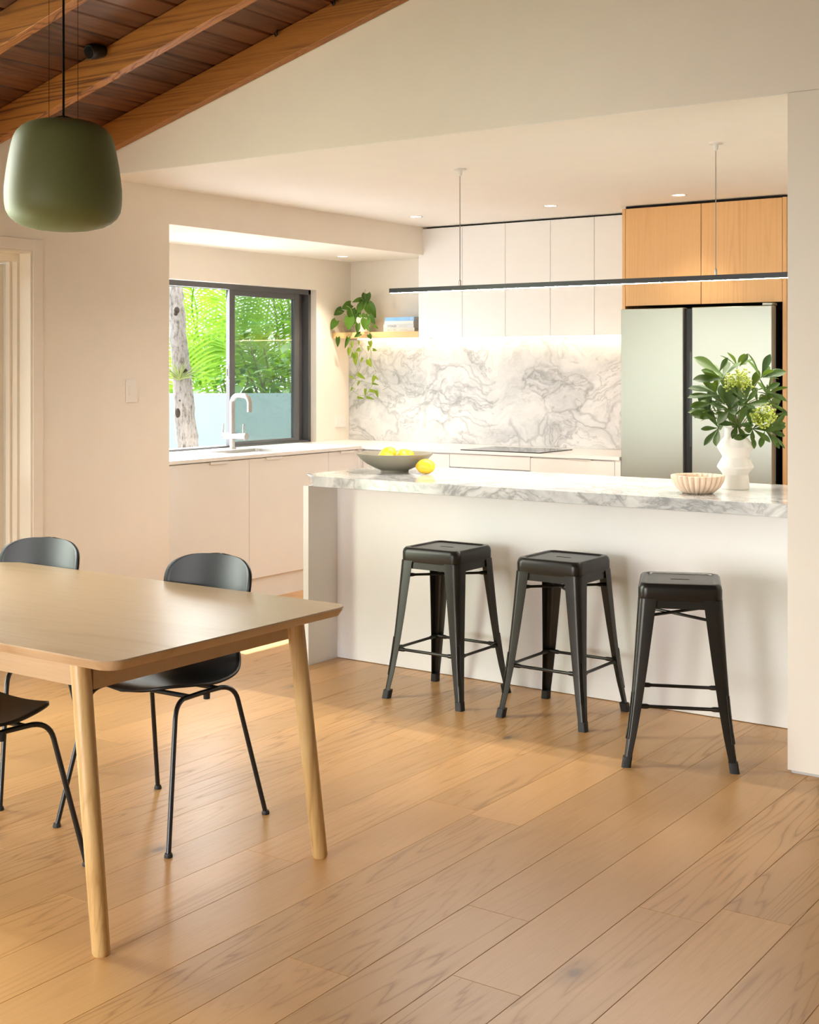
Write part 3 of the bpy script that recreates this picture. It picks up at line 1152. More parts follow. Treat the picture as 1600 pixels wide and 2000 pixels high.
for (a, b) in (((-2.592, 2.262), (-2.484, 2.234)), ((-2.505, 2.998), (-2.452, 3.048)),
               ((-4.52, 2.262), (-4.62, 2.234)), ((-4.52, 3.0), (-4.62, 3.048))):
    MB().tube([(a[0], a[1], ZU), (a[0] + (b[0] - a[0]) * .5, a[1] + (b[1] - a[1]) * .5, ZU * .5), (b[0], b[1], .006), (b[0], b[1], 0)],
              [.0255, .0245, .0225, .019], 28).build('leg', M_TLEG, t, smooth=50)

# ================================================================== CHAIRS
def make_chair():
    """faces -Y, origin on the floor between the feet"""
    t = thing('dining_chair', (0, 0, 0))
    # centre line of the shell in the y-z plane, with half width and side lift
    prof = []
    N = 34
    ctrl = [(-.185, .447, .0), (-.178, .456, .105), (-.15, .460, .163), (-.09, .452, .196), (-.01, .441, .212), (.07, .436, .212),
            (.135, .446, .196), (.185, .478, .165), (.213, .53, .142), (.228, .585, .150), (.240, .64, .170), (.250, .69, .184),
            (.260, .74, .187), (.268, .778, .173), (.273, .802, .130), (.275, .812, .075), (.2755, .814, .0)]

    def cr(p0, p1, p2, p3, u):
        return [.5 * ((2 * b) + (c - a) * u + (2 * a - 5 * b + 4 * c - d) * u * u + (3 * b - a - 3 * c + d) * u ** 3)
                for a, b, c, d in zip(p0, p1, p2, p3)]
    line = []
    for i in range(len(ctrl) - 1):
        p0, p1, p2, p3 = ctrl[max(i - 1, 0)], ctrl[i], ctrl[i + 1], ctrl[min(i + 2, len(ctrl) - 1)]
        for s in range(4):
            line.append(cr(p0, p1, p2, p3, s / 4))
    line.append(ctrl[-1])
    split = 4 * 8

    def surf(i0, i1):
        P = []
        for i in range(i0, i1 + 1):
            y, z, w = line[i]
            w = max(w, .002)
            k = i / (len(line) - 1)
            back = min(1, max(0, (z - .47) / .2)) if i > 20 else 0
            row = []
            M = 20
            for j in range(M + 1):
                u = -1 + 2 * j / M
                x = w * u
                lift = (1 - back) * (.020 * (x / .2) ** 2 + .012 * max(0, y) / .15 * (x / .2) ** 4)
                fwd = back * .060 * (x / .2) ** 2
                row.append((x, y - fwd, z + lift))
            P.append(row)
        return P
    MB().grid(surf(0, split)).build('seat', M_BLACK, t, smooth=60, solid=.009)
    MB().grid(surf(split, len(line) - 1)).build('backrest', M_BLACK, t, smooth=60, solid=.009)

    def arc(p, c, q, n=6):
        p, c, q = Vector(p), Vector(c), Vector(q)
        return [p * (1 - u) ** 2 + c * 2 * u * (1 - u) + q * u * u for u in [i / n for i in range(n + 1)]]
    for sx in (1, -1):
        for sy in (1, -1):
            foot = Vector((sx * .236, sy * .225, .004))
            top = Vector((sx * .182, sy * .135, .425))
            d = (foot - top).normalized()
            pts = [foot, foot + (top - foot) * .5] + arc(top + d * .05, top, (sx * .168, sy * .085, .427), 7)
            lg = MB().tube(pts, .0078, 12).build('leg', M_BLKMET, t, smooth=60)
            MB().lathe([(.0125, 0), (.0130, .004), (.0105, .012)], (foot.x, foot.y, 0), 14).build('glide', M_RUBBER, lg, smooth=50)
        MB().tube([(sx * .168, -.087, .427), (sx * .166, 0, .428), (sx * .168, .087, .427)], .0078, 12).build('side_rail', M_BLKMET, t, smooth=60)
        MB().tube([(sx * .167, .02, .432), (sx * .167, .02, .405)], [.011, .0105], 12).build('stacking_bumper', M_RUBBER, t, smooth=50)
    for y in (-.06, .07):
        MB().tube([(-.168, y, .428), (.168, y, .428)], .0075, 10).build('cross_rail', M_BLKMET, t, smooth=60)
    return t


ch0 = make_chair()
cspots = [((-3.06, 3.008, 0), 2.0, 'black shell chair tucked under the table end nearest the stools'),
          ((-3.83, 2.965, 0), 8.0, 'black shell chair beside the glazed door, far side of the table'),
          ((-3.20, 2.385, 0), 180, 'black shell chair on the near side of the table, partly cut off')]
for i, (p, a, lab) in enumerate(cspots):
    o = ch0 if i == 0 else copy_tree(ch0)
    o.location = p
    o.rotation_euler = (0, 0, R(a))
    tag(o, lab, 'chair', 'black shell dining chairs')

# ================================================================== DINING PENDANT
pc = at_depth(124, 342, 4.0)
kx = 4.0 / FPX / 1.951
t = thing('pendant_lamp', (pc.x, pc.y, 1.85), 'large olive green rounded pendant lamp over the dining table', 'pendant light')


def zz(cy_):
    return CAMH + (HORIZON - cy_ / 1.951) / FPX * 4.0


half = [(880, 4), (879.5, 60), (874, 105), (862, 153), (848, 180), (830, 200), (806, 213), (780, 217.5), (750, 219), (720, 218.5), (680, 214), (640, 209), (600, 202), (560, 194),
        (530, 186), (508, 175), (490, 158), (477, 138), (468, 114), (462, 85), (459, 50), (458, 6)]
MB().lathe([(w * kx, zz(c)) for c, w in half], (pc.x, pc.y, 0), 64).build('shade', M_GREEN, t, smooth=60)
zt = zz(458)
zr = z_raft(pc.x) + ZB
MB().tube([(pc.x, pc.y, zt - .005), (pc.x, pc.y, zr + .004)], .0036, 8).build('cable', M_CABLE, t, smooth=60)
for s in (-1, 1):
    off = s * .0435
    x, y = pc.x + off * CC, pc.y + off * SS
    MB().tube([(x, y, zt - .012), (x, y, z_raft(x) + ZB + .004)], .0008, 5).build('suspension_wire', M_CABLE, t)
MB().lathe([(.03, 0), (.03, .01), (.01, .016)], (pc.x, pc.y, zt - .004), 24).build('collar', M_CABLE, t, smooth=40)

# ---- small spotlight on the rafter, hooks
p = at_y(195, 104, 3.955)
t = thing('ceiling_spotlight', p, 'small black spotlight fixed to the middle rafter', 'spotlight')
mb = MB()
mb.tube([(0, .018, .012), (0, -.01, .008), (0, -.05, -.004), (0, -.062, -.008)], [.026, .033, .034, .030], 28)
mb.build('head', M_BLKMET, t, smooth=40, local=True)
mb = MB()
mb.tube([(0, -.0625, -.0085), (0, -.0635, -.0088)], .026, 24)
mb.build('lens', M_BLKGLASS, t, smooth=40, local=True)
box(-.012, .012, -.012, .0195, .012, .034).build('bracket', M_BLKMET, t, local=True, bevel=.002)
for px, py, lab in ((543, 64, 'small black screw hook at the top of the wall rafter, lower one'), (655, 3, 'small black screw hook at the top of the wall rafter, upper one')):
    p = at_y(px, py, 4.57)
    t = tag(MB().tube([p + Vector((0, .006, .02)), p + Vector((0, -.004, .012)), p + Vector((.006, -.014, .002)), p + Vector((.008, -.014, -.012)),
                       p + Vector((-.002, -.013, -.018)), p + Vector((-.009, -.012, -.008))], .0042, 8).build('screw_hook', M_BLACK, smooth=60), lab, 'hook', 'hooks on the wall rafter')

# ================================================================== ISLAND OBJECTS
def lemon(c, rz, tilt, r=.0365, s=1.28):
    t = thing('lemon', c)
    L = []
    n, m = 20, 14
    for k in range(1, m):
        a = math.pi * k / m
        rr = r * math.sin(a) ** .92
        xx = -r * s * math.cos(a)
        if k <= 1:
            xx -= .004
        L.append([(xx, rr * math.cos(2 * math.pi * i / n), rr * math.sin(2 * math.pi * i / n)) for i in range(n)])
    o = MB().loops(L, cap0=True, cap1=True).build('peel', M_LEMON, t, smooth=60, local=True)
    e = MB().tube([(-r * s * .985, 0, 0), (-r * s - .005, 0, 0)], [.006, .0035], 8).build('tip', M_LTIP, t, smooth=60, local=True)
    t.rotation_euler = (0, R(tilt), R(rz))
    return t


bc = Vector((-3.867, 5.40, ZI))
t = thing('fruit_bowl', bc, 'wide shallow olive stoneware bowl of lemons on the island', 'bowl')
prof = [(.070, 0), (.072, .010), (.100, .021), (.140, .042), (.170, .065), (.188, .084), (.1935, .0925), (.190, .0935), (.182, .085), (.160, .064), (.128, .042), (.085, .026), (.002, .022)]
MB().lathe(prof, bc, 64, True, True).build('bowl_body', M_BOWL, t, smooth=45)
lem = [((-3.905, 5.395, ZI + .084), 35, -28, 'lemon in the bowl, the tall one on the left'), ((-3.822, 5.425, ZI + .074), 200, 20, 'lemon in the bowl, middle one showing its dark tip'),
       ((-3.775, 5.345, ZI + .083), 120, 0, 'lemon low in the bowl, nearest the loose lemon'), ((-3.865, 5.325, ZI + .066), 20, 0, 'lemon at the front of the bowl, just above the rim'),
       ((-3.655, 5.366, ZI + .0372), 18, 0, 'bright yellow lemon on the marble beside the bowl')]
for c, rz, tl, lab in lem:
    tag(lemon(c, rz, tl), lab, 'lemon', 'lemons on the island')

rc = Vector((-2.178, 5.206, ZI))
t = thing('ribbed_bowl', rc, 'small blush scalloped bowl with vertical ribs on the island', 'bowl')
NR, NA = 26, 26 * 8
L = []
for r, z, amp in [(.040, .0, .0), (.060, .001, .03), (.075, .010, .10), (.094, .028, .11), (.106, .048, .11), (.111, .066, .10), (.1115, .074, .09), (.108, .0755, .08), (.0985, .073, .045),
                  (.094, .060, .04), (.084, .036, .04), (.062, .014, .02), (.01, .008, 0)]:
    L.append([(rc.x + r * (1 - amp + amp * abs(math.cos(math.pi * NR * i / NA)) ** .7) * math.cos(2 * math.pi * i / NA),
               rc.y + r * (1 - amp + amp * abs(math.cos(math.pi * NR * i / NA)) ** .7) * math.sin(2 * math.pi * i / NA), rc.z + z) for i in range(NA)])
MB().loops(L, cap0=True, cap1=True).build('ribbed_body', M_RIB, t, smooth=60)

vc = Vector((-2.119, 5.473, ZI))
t = thing('vase', vc, 'matte white zigzag-sided ceramic vase on the island', 'vase')
vp = [(.056, 0), (.0585, .003), (.0585, .03), (.054, .062), (.060, .074), (.0765, .092), (.0775, .097), (.0745, .104), (.056, .136), (.0555, .142), (.0745, .174), (.0775, .181), (.0750, .188), (.056, .214),
      (.0475, .222), (.0455, .235), (.0455, .262), (.043, .264), (.040, .260), (.039, .20), (.03, .05), (.002, .02)]
MB().lathe(vp, vc, 48).build('vase_body', M_VASE, t, smooth=22)


# ---- leaf meshes
def leaf_mesh(name, kind, n=10):
    """unit leaf: stalk at origin, tip at +X, unit length"""
    mb = MB()
    P = []
    for i in range(n + 1):
        u = i / n
        if kind == 'heart':
            w = .46 * (math.sin(math.pi * min(1, (u + .10) / 1.10) ** .62)) ** .85 if u < 1 else .004
            x = u
            back = .16 * (1 - u) ** 4
        elif kind == 'oblan':
            w = .15 * math.sin(math.pi * u ** 1.75) ** .8 + .012 * (1 - u) if u < 1 else .01
            x = u
            back = 0
        else:
            w = .26 * math.sin(math.pi * u ** .8) ** .9 if 0 < u < 1 else .006
            x = u
            back = 0
        w = max(w, .006)
        bend = -.10 * u * u
        row = []
        for j in (-1, -.5, 0, .5, 1):
            row.append((x - back * abs(j) ** 1.5, w * j, bend + .28 * w * abs(j) ** 1.3))
        P.append(row)
    mb.grid(P)
    return mb.mesh(name, smooth=80, fix=False)


ME_HEART = leaf_mesh('leaf_heart', 'heart')
ME_OBLAN = leaf_mesh('leaf_oblanceolate', 'oblan', 12)
ME_OVAL = leaf_mesh('leaf_oval', 'oval')


def put_leaf(me, mat, parent, pos, xdir, normal, length, width=1.0, name='leaf'):
    key = me.name + mat.name
    m2 = bpy.data.meshes.get(key)
    if m2 is None:
        m2 = me.copy()
        m2.name = key
        m2.materials.clear()
        m2.materials.append(mat)
    o = bpy.data.objects.new(name, m2)
    COL.objects.link(o)
    o.parent = parent
    x = Vector(xdir).normalized()
    nn = Vector(normal)
    y = nn.cross(x)
    if y.length < 1e-4:
        y = Vector((0, 0, 1)).cross(x)
    y.normalize()
    z = x.cross(y)
    m = Matrix((x, y, z)).transposed()
    o.location = Vector(pos) - OFF[parent.name]
    o.rotation_euler = m.to_euler()
    o.scale = (length, length * width, length)
    return o


FWD = Vector((-SS, CC, 0))
RGT = Vector((CC, SS, 0))
UP = Vector((0, 0, 1))

# ---- bouquet in the vase
random.seed(11)
t = thing('leafy_branches', (vc.x, vc.y, ZI + .25), 'leafy green branches with pale berry clusters standing in the white vase', 'foliage')
mouth = Vector((vc.x, vc.y, ZI + .255))
pxm = vc.dot(FWD)


def bq(px, py, d):
    return at_depth(px, py, pxm + d)


whorls = [(1412, 738, -.02, 6, .115, -35), (1398, 772, .03, 6, .11, -5), (1388, 803, -.05, 7, .11, 5), (1404, 812, .05, 6, .105, 10),
          (1440, 715, .05, 6, .10, -90), (1486, 738, -.03, 6, .115, -150), (1497, 770, .04, 6, .11, 180), (1505, 812, .06, 6, .10, 170),
          (1455, 790, -.10, 7, .105, -80), (1425, 800, -.12, 6, .10, -20), (1440, 830, -.10, 6, .095, 60), (1496, 842, -.06, 8, .105, 140),
          (1470, 838, -.11, 6, .10, 100), (1404, 836, -.05, 6, .10, 20), (1470, 765, .10, 6, .10, -60), (1420, 770, .09, 6, .10, -60),
          (1415, 790, -.03, 7, .10, 0), (1435, 812, -.02, 7, .10, 0), (1460, 812, 0, 7, .10, 0), (1480, 790, .0, 6, .10, 0), (1500, 790, -.05, 6, .095, 0)]
nrm0 = -FWD * .8 + UP * .6
for (px, py, d, n, ln, ang) in whorls:
    c = bq(px, py, d)
    out = (c - mouth)
    mid = mouth + out * .45 + UP * .05
    MB().tube([mouth - UP * .10 + out * .04, mouth + out * .1, mid, c], [.0028, .0027, .0023, .0016], 6).build('branch', M_TWIG, t, smooth=60)
    od = out.normalized()
    for k in range(n):
        a = 2 * math.pi * (k + random.uniform(-.3, .3)) / n
        e1 = od.cross(UP).normalized()
        e2 = od.cross(e1)
        spread = random.uniform(.55, 1.15)
        xd = od * random.uniform(.45, .8) + (e1 * math.cos(a) + e2 * math.sin(a)) * spread
        put_leaf(ME_OBLAN, M_BOUQ, t, c, xd, od + nrm0 * .7 + Vector((random.uniform(-.3, .3),) * 3), ln * random.uniform(.75, 1.08), random.uniform(.85, 1.15))
# single leaves that stand out in the photo (base px, tip px)
for (a, b, d) in (((1411, 731), (1361, 697), -.06), ((1405, 727), (1420, 699), -.04), ((1445, 716), (1460, 692), -.04), ((1488, 733), (1503, 693), -.05),
                  ((1490, 737), (1534, 724), -.06), ((1493, 763), (1522, 748), -.03), ((1490, 768), (1536, 778), -.05), ((1412, 741), (1357, 738), -.06),
                  ((1395, 766), (1348, 755), -.04), ((1400, 772), (1346, 772), -.07), ((1393, 788), (1350, 792), -.08), ((1402, 818), (1352, 806), -.09),
                  ((1410, 741), (1374, 722), -.03), ((1462, 782), (1430, 756), -.14), ((1468, 846), (1475, 875), -.12), ((1500, 840), (1534, 832), -.08),
                  ((1500, 840), (1533, 850), -.06), ((1497, 842), (1520, 864), -.07), ((1467, 848), (1436, 856), -.13), ((1402, 770), (1375, 742), -.06), ((1494, 842), (1485, 872), -.1)):
    p, q = bq(*a, d), bq(*b, d - .02)
    put_leaf(ME_OBLAN, M_BOUQ, t, p, q - p, nrm0 + Vector((random.uniform(-.5, .5), 0, random.uniform(-.4, .4))), (q - p).length * 1.03, 1.2)
for (px, py, d, rad, nbr) in ((1442, 745, -.10, .068, 120), (1490, 812, -.13, .060, 120)):
    c = bq(px, py, d)
    mb, ms = MB(), MB()
    base = c + (mouth - c).normalized() * .05
    for i in range(nbr):
        v = Vector((random.gauss(0, 1), random.gauss(0, 1), random.gauss(0, .8))).normalized() * rad * random.uniform(.55, 1.0)
        q = c + v
        mb.sphere(q, random.uniform(.0045, .0062), 6, 4)
        ms.tube([base + v * .12, c + v * .5, q], .0008, 4, cap=False)
    cl = ms.build('berry_stalks', M_BERRY, t, fix=False)
    tag(cl, kind='stuff')
    tag(mb.build('berry_cluster', M_BERRY, t, smooth=80, fix=False), 'pale green berry cluster', kind='stuff')

# ================================================================== SHELF OBJECTS
pp = Vector((-5.80, 7.70, 1.690))
t = thing('trailing_plant', pp, 'heart-leaved trailing plant in a white pot on the oak shelf', 'plant')
MB().lathe([(.045, 0), (.052, .004), (.062, .10), (.064, .108), (.059, .108), (.056, .09), (.002, .088)], pp, 32).build('pot', M_POT, t, smooth=40)
YV = 7.56


def vp_(cx_, cy_, y):
    return at_y(630 + cx_ / 8, 560 + cy_ / 8, y)


LV = [(690, 190, 160, 145, 90, .1), (535, 220, 150, 75, 165, .1), (370, 310, 165, 125, 155, .06), (240, 400, 155, 115, 145, .03), (175, 600, 165, 125, 122, 0), (770, 380, 245, 160, 60, .05),
      (580, 350, 150, 120, 120, .08), (440, 430, 180, 130, 100, .06), (420, 580, 195, 155, 95, .0), (670, 590, 165, 150, 100, .0), (780, 520, 160, 95, 55, .03), (550, 660, 170, 75, 95, -.02),
      (545, 760, 115, 65, 150, -.03), (745, 785, 85, 65, 60, -.03), (640, 300, 110, 90, 100, .1), (500, 480, 130, 80, 100, .05), (590, 465, 60, 45, 80, .0), (830, 630, 95, 45, 30, .02),
      (725, 665, 110, 55, 60, .0), (600, 260, 110, 80, 130, .12), (700, 300, 120, 100, 70, .12), (470, 560, 130, 90, 110, .05), (560, 420, 120, 100, 80, .1), (650, 480, 110, 90, 110, .09)]
LV2 = [(238, 870, 155, 68, 90), (375, 880, 180, 58, 105), (460, 910, 105, 42, 95), (415, 1020, 118, 62, 95), (555, 990, 70, 60, 160), (750, 900, 95, 64, 80), (720, 970, 85, 42, 95), (820, 990, 65, 42, 10),
       (460, 1075, 95, 28, 110), (495, 1110, 130, 62, 80), (540, 1090, 120, 38, 75), (515, 1180, 105, 56, 80), (610, 1150, 85, 32, 110), (740, 1200, 125, 85, 70), (610, 1400, 145, 58, 35),
       (465, 1420, 85, 34, 35), (800, 1450, 115, 62, 110), (845, 1430, 75, 34, 30), (830, 1525, 105, 30, 10), (560, 1515, 85, 30, 110), (455, 1605, 65, 32, 130), (672, 1655, 115, 38, 90),
       (800, 1635, 125, 48, 10), (855, 1680, 115, 48, 75), (600, 1740, 105, 38, 10), (755, 1745, 125, 38, 15), (570, 885, 60, 34, 90), (700, 1190, 70, 40, 100)]
pxsz = (SS * 5.75 + CC * YV) / FPX / 8
for i, lv in enumerate(LV + LV2):
    cx_, cy_, ln, wd, ang = lv[:5]
    yo = YV + .02 + (lv[5] if len(lv) > 5 else random.uniform(-.02, .02))
    c = vp_(cx_, cy_, yo)
    a = R(ang)
    xd = RGT * math.cos(a) - UP * math.sin(a)
    L = ln * pxsz
    xd2 = xd - FWD * random.uniform(-.1, .25)
    st0 = c - xd * (L * .5)
    m = M_POTHOS if i < len(LV) + 2 else M_POTHOSY
    yw = Vector((random.uniform(-.35, .35), 0, random.uniform(0, .4)))
    put_leaf(ME_HEART, m, t, st0, xd2, -FWD + yw, L * 1.02, min(1.35, (wd / ln) / .86))
vines = [[(560, 640), (580, 420), (640, 360), (690, 230)], [(540, 640), (470, 420), (430, 330), (370, 300)], [(520, 640), (400, 480), (300, 400), (240, 390)],
         [(500, 650), (430, 560), (330, 540), (230, 540)], [(430, 640), (330, 620), (340, 690), (440, 810), (480, 1000), (560, 1150), (585, 1290), (505, 1390), (520, 1460), (450, 1580), (570, 1695), (670, 1690)],
         [(620, 640), (690, 560), (740, 760), (755, 1000), (750, 1150), (835, 1330), (795, 1400), (775, 1540), (690, 1680), (680, 1740)],
         [(590, 640), (590, 740), (570, 880), (690, 1050), (690, 1200), (710, 1280), (650, 1370), (620, 1400)], [(520, 1460), (640, 1480), (790, 1530)],
         [(640, 880), (760, 1010), (755, 1150)], [(300, 780), (420, 790), (470, 700)], [(940, 1612), (985, 1590), (1020, 1560)], [(670, 190), (660, 90), (675, 40)]]
for k, vn in enumerate(vines):
    pts = []
    for j, (a, b) in enumerate(vn):
        onshelf = b < 700
        pts.append(vp_(a, b, 7.62 if onshelf and j == 0 else YV + (.03 if onshelf else -.005)))
    # smooth
    sm = []
    for i in range(len(pts) - 1):
        p0, p1, p2, p3 = pts[max(i - 1, 0)], pts[i], pts[i + 1], pts[min(i + 2, len(pts) - 1)]
        for s in range(5):
            u = s / 5
            sm.append(.5 * ((2 * p1) + (p2 - p0) * u + (2 * p0 - 5 * p1 + 4 * p2 - p3) * u * u + (3 * p1 - p0 - 3 * p2 + p3) * u ** 3))
    sm.append(pts[-1])
    MB().tube(sm, .0013, 5).build('vine', M_STEM, t, smooth=80)

# ---- books
def text_mesh(body, size, mat, parent, loc, name='spine_title'):
    cu = bpy.data.curves.new('txt', 'FONT')
    cu.body = body
    cu.size = size
    cu.extrude = .0002
    cu.align_x = 'LEFT'
    tmp = bpy.data.objects.new('txt', cu)
    COL.objects.link(tmp)
    dg = bpy.context.evaluated_depsgraph_get()
    me = bpy.data.meshes.new_from_object(tmp.evaluated_get(dg))
    bpy.data.objects.remove(tmp)
    me.materials.clear()
    me.materials.append(mat)
    o = bpy.data.objects.new(name, me)
    COL.objects.link(o)
    o.parent = parent
    o.rotation_euler = (R(90), 0, 0)
    o.location = Vector(loc) - OFF[parent.name]
    return o


BYS = 7.625
z = 1.690
bk = [(749.5, 809.5, .0262, M_CREAM, 'cream book at the bottom of the shelf stack', 'BATTER', M_INK2), (749, 808, .0262, M_GREYC, 'pale grey book titled STOKED in the shelf stack', 'STOKED', M_INK),
      (751, 807.5, .0235, M_WHITE, 'plain white book under the blue book on the shelf', None, None), (752, 808.5, .0262, M_BLUE, 'blue book on top of the shelf stack', None, None)]
for (pa, pb, h, m, lab, txt, ink) in bk:
    xa, xb = at_y(pa, 640, BYS).x, at_y(pb, 640, BYS).x
    t = thing('book', ((xa + xb) / 2, BYS + .09, z), lab, 'book', 'books stacked on the oak shelf')
    mb = MB()
    mb.box(xa, xb, BYS, BYS + .185, z + .0004, z + .0026)
    mb.box(xa, xb, BYS, BYS + .185, z + h - .0026, z + h - .0004)
    mb.box(xa, xb, BYS, BYS + .003, z + .0026, z + h - .0026)
    mb.build('cover', m, t)
    box(xa + .004, xb - .004, BYS + .003, BYS + .180, z + .0026, z + h - .0026).build('pages', M_PAPER, t)
    if txt:
        text_mesh(txt, .0215, ink, t, (xa + .034, BYS - .0006, z + .0055))
        box(xa + .135, xa + .205, BYS - .0005, BYS, z + .011, z + .0135).build('subtitle_line', M_INK2, t)
    if m is M_BLUE:
        MB().tube([(xb - .022, BYS - .0006, z + h / 2), (xb - .022, BYS, z + h / 2)], .006, 14).build('spine_emblem', M_WHITE, t)
    z += h

# ================================================================== GARDEN
random.seed(21)
tag(box(-22, XW - .22, -8, 24, -.5, -.35).build('garden_ground', M_SOIL), kind='structure')
tag(box(-7.6, XL - .3, -4, 5.0, -.12, -.03).build('deck', M_DECK), kind='structure')
tag(box(-7.7, XL - .3, -4, 5.0, 2.35, 2.45).build('sun_block_roof', M_PAINT), kind='structure')  # unseen slab added to keep direct sun off the dining floor
tag(box(-8, 6, -9, YREAR - .2, -.5, -.05).build('terrace', M_DECK), kind='structure')

# tree trunk
t = thing('garden_tree', (at_depth(372, 900, 9.3).x, at_depth(372, 900, 9.3).y, -.4), 'pale grey knotted tree trunk standing just outside the kitchen window', 'tree')
pts, rad = [], []
for (px, py, w) in ((400, 1180, 62), (385, 1000, 52), (368, 880, 44), (360, 800, 39), (356, 740, 37), (350, 680, 34), (345, 600, 31), (340, 540, 29), (330, 400, 27), (322, 200, 25)):
    pts.append(at_depth(px, py, 9.3))
    rad.append(w * .5 * 9.3 / FPX)
mb = MB()
fine, fr = [], []
for i in range(len(pts) - 1):
    for s in range(6):
        u = s / 6
        fine.append(pts[i].lerp(pts[i + 1], u))
        fr.append(rad[i] * (1 - u) + rad[i + 1] * u + random.uniform(-.0025, .0025))
mb.tube(fine, fr, 22)
mb.v = [tuple(Vector(v) + Vector((noise.noise(Vector(v) * 14), noise.noise(Vector(v) * 14 + Vector((9, 0, 0))), 0)) * .008) for v in mb.v]
mb.build('trunk', M_BARK, t, smooth=80)
for (px, py, r, sz) in ((345, 606, .017, 1.2), (361, 725, .016, 1.0), (349, 806, .022, 1.7), (352, 782, .013, 1.0), (343, 613, .012, 1)):
    c = at_depth(px, py, 9.3 - .062)
    mb = MB()
    mb.lathe([(r * .35, .012), (r * .8, .006), (r, -.004), (r * 1.15, -.008)], (0, 0, 0), 16)
    o = mb.build('knot', plain('knot_bark_%d' % px, (.06, .045, .035), .95) if px == 345 else MATS['knot_bark_345'], t, smooth=60, local=True)
    o.location = c - OFF[t.name]
    o.rotation_euler = (-FWD).to_track_quat('Z', 'Y').to_euler()
    o.scale = (1, sz, 1)

# air plant on the trunk
c = at_depth(350, 742, 9.3 - .075)
t = thing('air_plant', c, 'spiky pale green air plant growing on the grey tree trunk', 'plant')
for k in range(34):
    a = random.uniform(0, 2 * math.pi)
    d = (RGT * math.cos(a) * .8 + UP * (abs(math.sin(a)) * 1.0 + .25) - FWD * random.uniform(.1, .7)).normalized()
    L = random.uniform(.12, .27)
    P = []
    for i in range(7):
        u = i / 6
        p = c + d * (L * u) - UP * (.05 * u * u)
        P.append(p)
    MB().tube(P, [.005 * (1 - i / 6.3) + .0004 for i in range(7)], 5).build('spike_leaf', M_AIR, t, smooth=80)

# frosted glass balustrade
fd = 10.4
t = thing('glass_balustrade', at_depth(480, 1100, fd), 'frosted glass balustrade in the garden behind the grey trunk', 'balustrade')
zt = at_depth(480, 768, fd).z
ctr = at_depth(480, 768, fd)
for k in range(-2, 2):
    a = ctr + RGT * (k * 1.2 + .01 + .55)
    b = ctr + RGT * ((k + 1) * 1.2 - .01 + .55)
    mb = MB()
    th = FWD * .012
    mb.loops([[Vector((a.x, a.y, -.3)), Vector((b.x, b.y, -.3)), Vector((b.x, b.y, zt)), Vector((a.x, a.y, zt))],
              [Vector((a.x, a.y, -.3)) + th, Vector((b.x, b.y, -.3)) + th, Vector((b.x, b.y, zt)) + th, Vector((a.x, a.y, zt)) + th]], cap0=True, cap1=True)
    mb.build('glass_panel', M_FROST, t)
    for e in (a, b):
        MB().tube([Vector((e.x, e.y, -.36)) + FWD * .03, Vector((e.x, e.y, zt - .45)) + FWD * .03], .022, 10).build('post', M_ALU, t, smooth=60)


# palms
def frond(parent, pts, width, n=34, wl=.022, mat=M_PALM):
    sm = []
    for i in range(len(pts) - 1):
        p0, p1, p2, p3 = pts[max(i - 1, 0)], pts[i], pts[i + 1], pts[min(i + 2, len(pts) - 1)]
        for s in range(8):
            u = s / 8
            sm.append(.5 * ((2 * p1) + (p2 - p0) * u + (2 * p0 - 5 * p1 + 4 * p2 - p3) * u * u + (3 * p1 - p0 - 3 * p2 + p3) * u ** 3))
    sm.append(pts[-1])
    mb = MB()
    mb.tube(sm, [.013 * (1 - i / len(sm)) + .003 for i in range(len(sm))], 5)
    side0 = random.uniform(-.3, .3)
    for i in range(n):
        u = .16 + .82 * i / n
        f = u * (len(sm) - 1)
        a = sm[int(f)].lerp(sm[min(int(f) + 1, len(sm) - 1)], f % 1)
        tg = (sm[min(int(f) + 1, len(sm) - 1)] - sm[max(int(f) - 1, 0)]).normalized()
        side = tg.cross(-FWD + UP * .2).normalized()
        L = width * (math.sin(math.pi * min(1, .18 + u * .82)) ** .6 + .12) * random.uniform(.9, 1.05)
        for s in (-1, 1):
            d = (side * s + tg * .85 + FWD * random.uniform(-.25, .25)).normalized()
            P = []
            for k in range(5):
                w = k / 4
                p = a + d * (L * w) - UP * (L * .30 * w * w)
                ww = wl * (math.sin(math.pi * (w * .85 + .1)) + .05) * .5
                q = tg * ww + FWD * ww * .4
                P.append((p - q, p + q))
            mb.grid([[r_[0], r_[1]] for r_ in P])
    return mb.build('frond', mat, parent, fix=False)


def palm(name_label, base, specs, dist):
    t = thing('garden_palm', base, name_label, 'palm', 'palms in the garden')
    MB().tube([base, base + UP * .9], [.09, .06], 10).build('stem', M_BARK, t, smooth=80)
    for s in specs:
        pts = [at_depth(px, py, dist + dd) for px, py, dd in s[0]]
        frond(t, pts, s[1])
    return t


